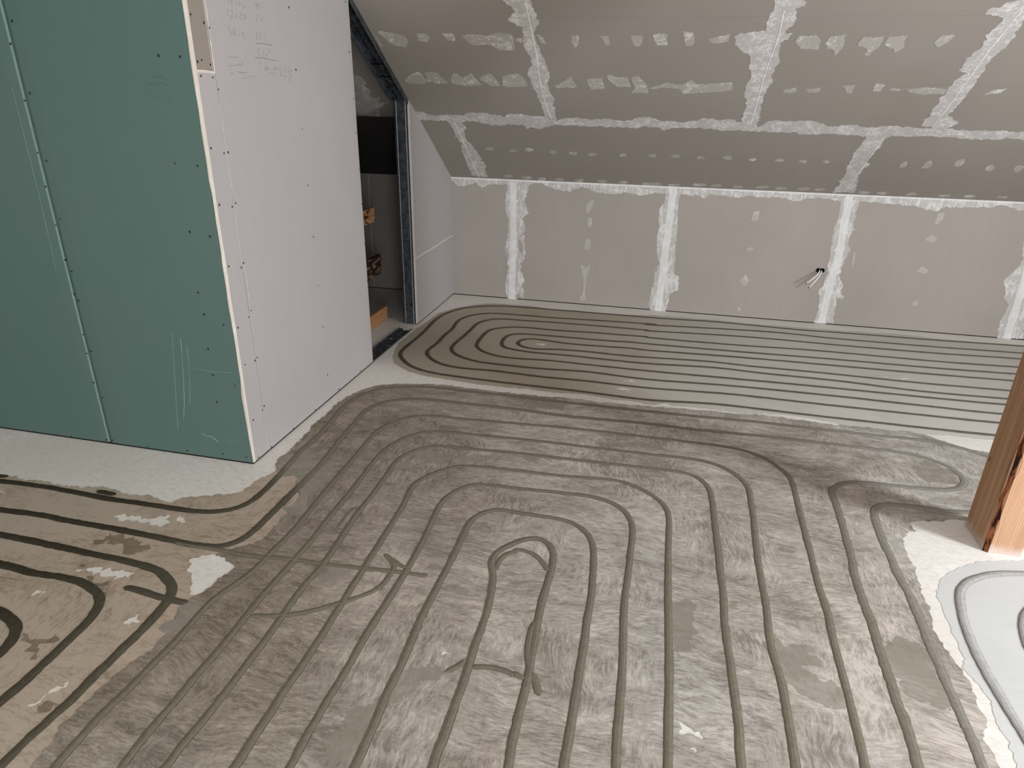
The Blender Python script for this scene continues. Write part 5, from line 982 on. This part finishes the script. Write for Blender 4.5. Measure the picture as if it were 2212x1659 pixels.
# ---------------------------------------------------------------- rack of rough planks inside the hatch
XK = -2.04
rk = bpy.data.objects.new('plank_rack', None); COL.objects.link(rk); rk.location = (XK, 4.1, 0)
tag(rk, 'rack of three rough scorched planks on edge, seen through the hatch opening', 'wooden rack')
for (z0, z1, ye, mat, lb) in ((0.004, 0.103, 4.648, 'rough_plank', 'bright orange-brown lowest plank'), (0.375, 0.515, 4.585, 'charred_plank', 'blackened middle plank'), (0.762, 0.862, 4.524, 'scorched_plank', 'scorched top plank')):
    kid('plank', *box_vf(XK-0.026, XK, 3.15, ye, z0, z1), mat, rk, lb)
for yp in (3.3, 4.05): kid('upright', *box_vf(XK-0.070, XK-0.026, yp, yp+0.07, 0, 1.0), 'charred_plank', rk)

# ---------------------------------------------------------------- cables leaving the back wall
def bez(p0, p1, p2, p3, n=14):
    out = []
    for i in range(n+1):
        t_ = i/n; a = [(1-t_)**3, 3*t_*(1-t_)**2, 3*t_*t_*(1-t_), t_**3]
        out.append(tuple(sum(w_*p[k] for w_, p in zip(a, (p0, p1, p2, p3))) for k in range(3)))
    return out
for (hx, hz, ex, ez, mx, mz, which) in ((1.163, 0.424, 1.072, 0.337, 1.150, 0.385, 'left'), (1.179, 0.420, 1.096, 0.305, 1.160, 0.370, 'right')):
    P = bez((hx, YB+0.0, hz), (hx-0.004, YB-0.05, hz-0.004), (mx-0.01, YB-0.075, mz), (ex, YB-0.09, ez))
    V, F = tube_vf(P, 0.0048)
    o = mesh_obj('electrical_cable', V, F, 'cable_white', smooth=True, loc=P[0])
    tag(o, f'{which} of the two short white cables sticking out of the back wall', 'cable')
    P0, P1 = Vector(P[-1]), Vector(P[-2]); d = (P0-P1).normalized()
    V, F = tube_vf([P0, P0+d*0.009], 0.0035); V = [tuple(Vector(v)-Vector(P[0])) for v in V]
    c_ = mesh_obj('cable_end', V, F, 'black_plastic', o); c_['label'] = 'dark cut cable end'
for hx, which in ((1.156, 'left'), (1.184, 'right')):
    V, F = tube_vf([(hx, YB+0.0, 0.4215), (hx, YB-0.007, 0.4215)], 0.0165, 20, caps=False)
    V2, F2 = tube_vf([(hx, YB-0.007, 0.4215), (hx, YB-0.0005, 0.4215)], 0.0125, 20)
    V, F = join_vf([(V, F), (V2, F2), ([*V[20:40], *V2[0:20]], [(k, (k+1) % 20, 20+(k+1) % 20, 20+k) for k in range(20)])])
    o = mesh_obj('conduit_sleeve', V, F, 'black_plastic', smooth=False, loc=(hx, YB, 0.4215))
    tag(o, f'{which} of the two black conduit sleeves around the white cables in the back wall', 'conduit')

# ---------------------------------------------------------------- wooden post
px0, px1, py0, py1 = 1.331, 1.461, 2.514, 2.706
pr = bpy.data.objects.new('wooden_post', None); COL.objects.link(pr); pr.location = ((px0+px1)/2, (py0+py1)/2, 0)
tag(pr, 'square orange-brown timber post with a dark bark edge at the right', 'wooden post')
ch = 0.020
poly = [(px0+ch*0.75, py0), (px1-0.003, py0), (px1, py0+0.003), (px1, py1-0.003), (px1-0.003, py1), (px0+0.003, py1), (px0, py1-0.003), (px0, py0+ch)]
kid('shaft', *prism_vf(poly, lambda u, v, d: (u, v, d), 0, ZC), 'post_wood', pr)
n = 120; zz2 = np.linspace(0.0, ZC, n); rg = np.random.default_rng(21)
ja = ch*0.75*np.clip(0.75+0.35*pnoise(n, 6, rg)+0.15*pnoise(n, 2, rg), 0.15, 1.5); jb = ch*np.clip(0.9+0.4*pnoise(n, 6, rg)+0.2*pnoise(n, 2, rg), 0.15, 1.8)
V = [(px0-0.0006, py0+b, z) for b, z in zip(jb, zz2)]+[(px0+ch*0.28, py0+ch*0.34, z) for z in zz2]+[(px0+a, py0-0.0006, z) for a, z in zip(ja, zz2)]
F = [(k*n+i, (k+1)*n+i, (k+1)*n+i+1, k*n+i+1) for k in range(2) for i in range(n-1)]
kid('bark_edge', V, F, 'bark_edge', pr, 'dark brown bark left along the corner')

LB = {'floor': ('white primed screed floor with mortar coats and filled heating grooves', 'floor'),
      'wall_back': ('low grey plasterboard wall with white filled vertical joints at the back', 'wall'),
      'ceiling_slope': ('sloping grey plasterboard ceiling with filled joints and patches above the back wall', 'ceiling'),
      'wall_partition_front': ('green plasterboard face of the partition at the left', 'wall'),
      'wall_partition_side': ('tall white plasterboard partition face with pencil sums, left of the hatch', 'wall'),
      'wall_partition_back': ('small white plasterboard piece between the hatch opening and the back wall', 'wall'),
      'ceiling': ('flat pale ceiling overhead', 'ceiling'), 'wall_left': ('pale gable wall far left', 'wall'),
      'wall_right': ('pale gable wall with a window at the right', 'wall'), 'wall_front': ('pale wall with two added windows behind the viewer', 'wall'),
      'window_1': ('white window frame in the right gable wall', 'window'), 'window_2': ('right added white window frame of the unseen wall behind the viewer', 'window'),
      'window_3': ('left added white window frame of the unseen wall behind the viewer', 'window')}
for o in list(bpy.data.objects):
    if o.parent is None and o.name in LB:
        o['label'], o['category'] = LB[o.name]
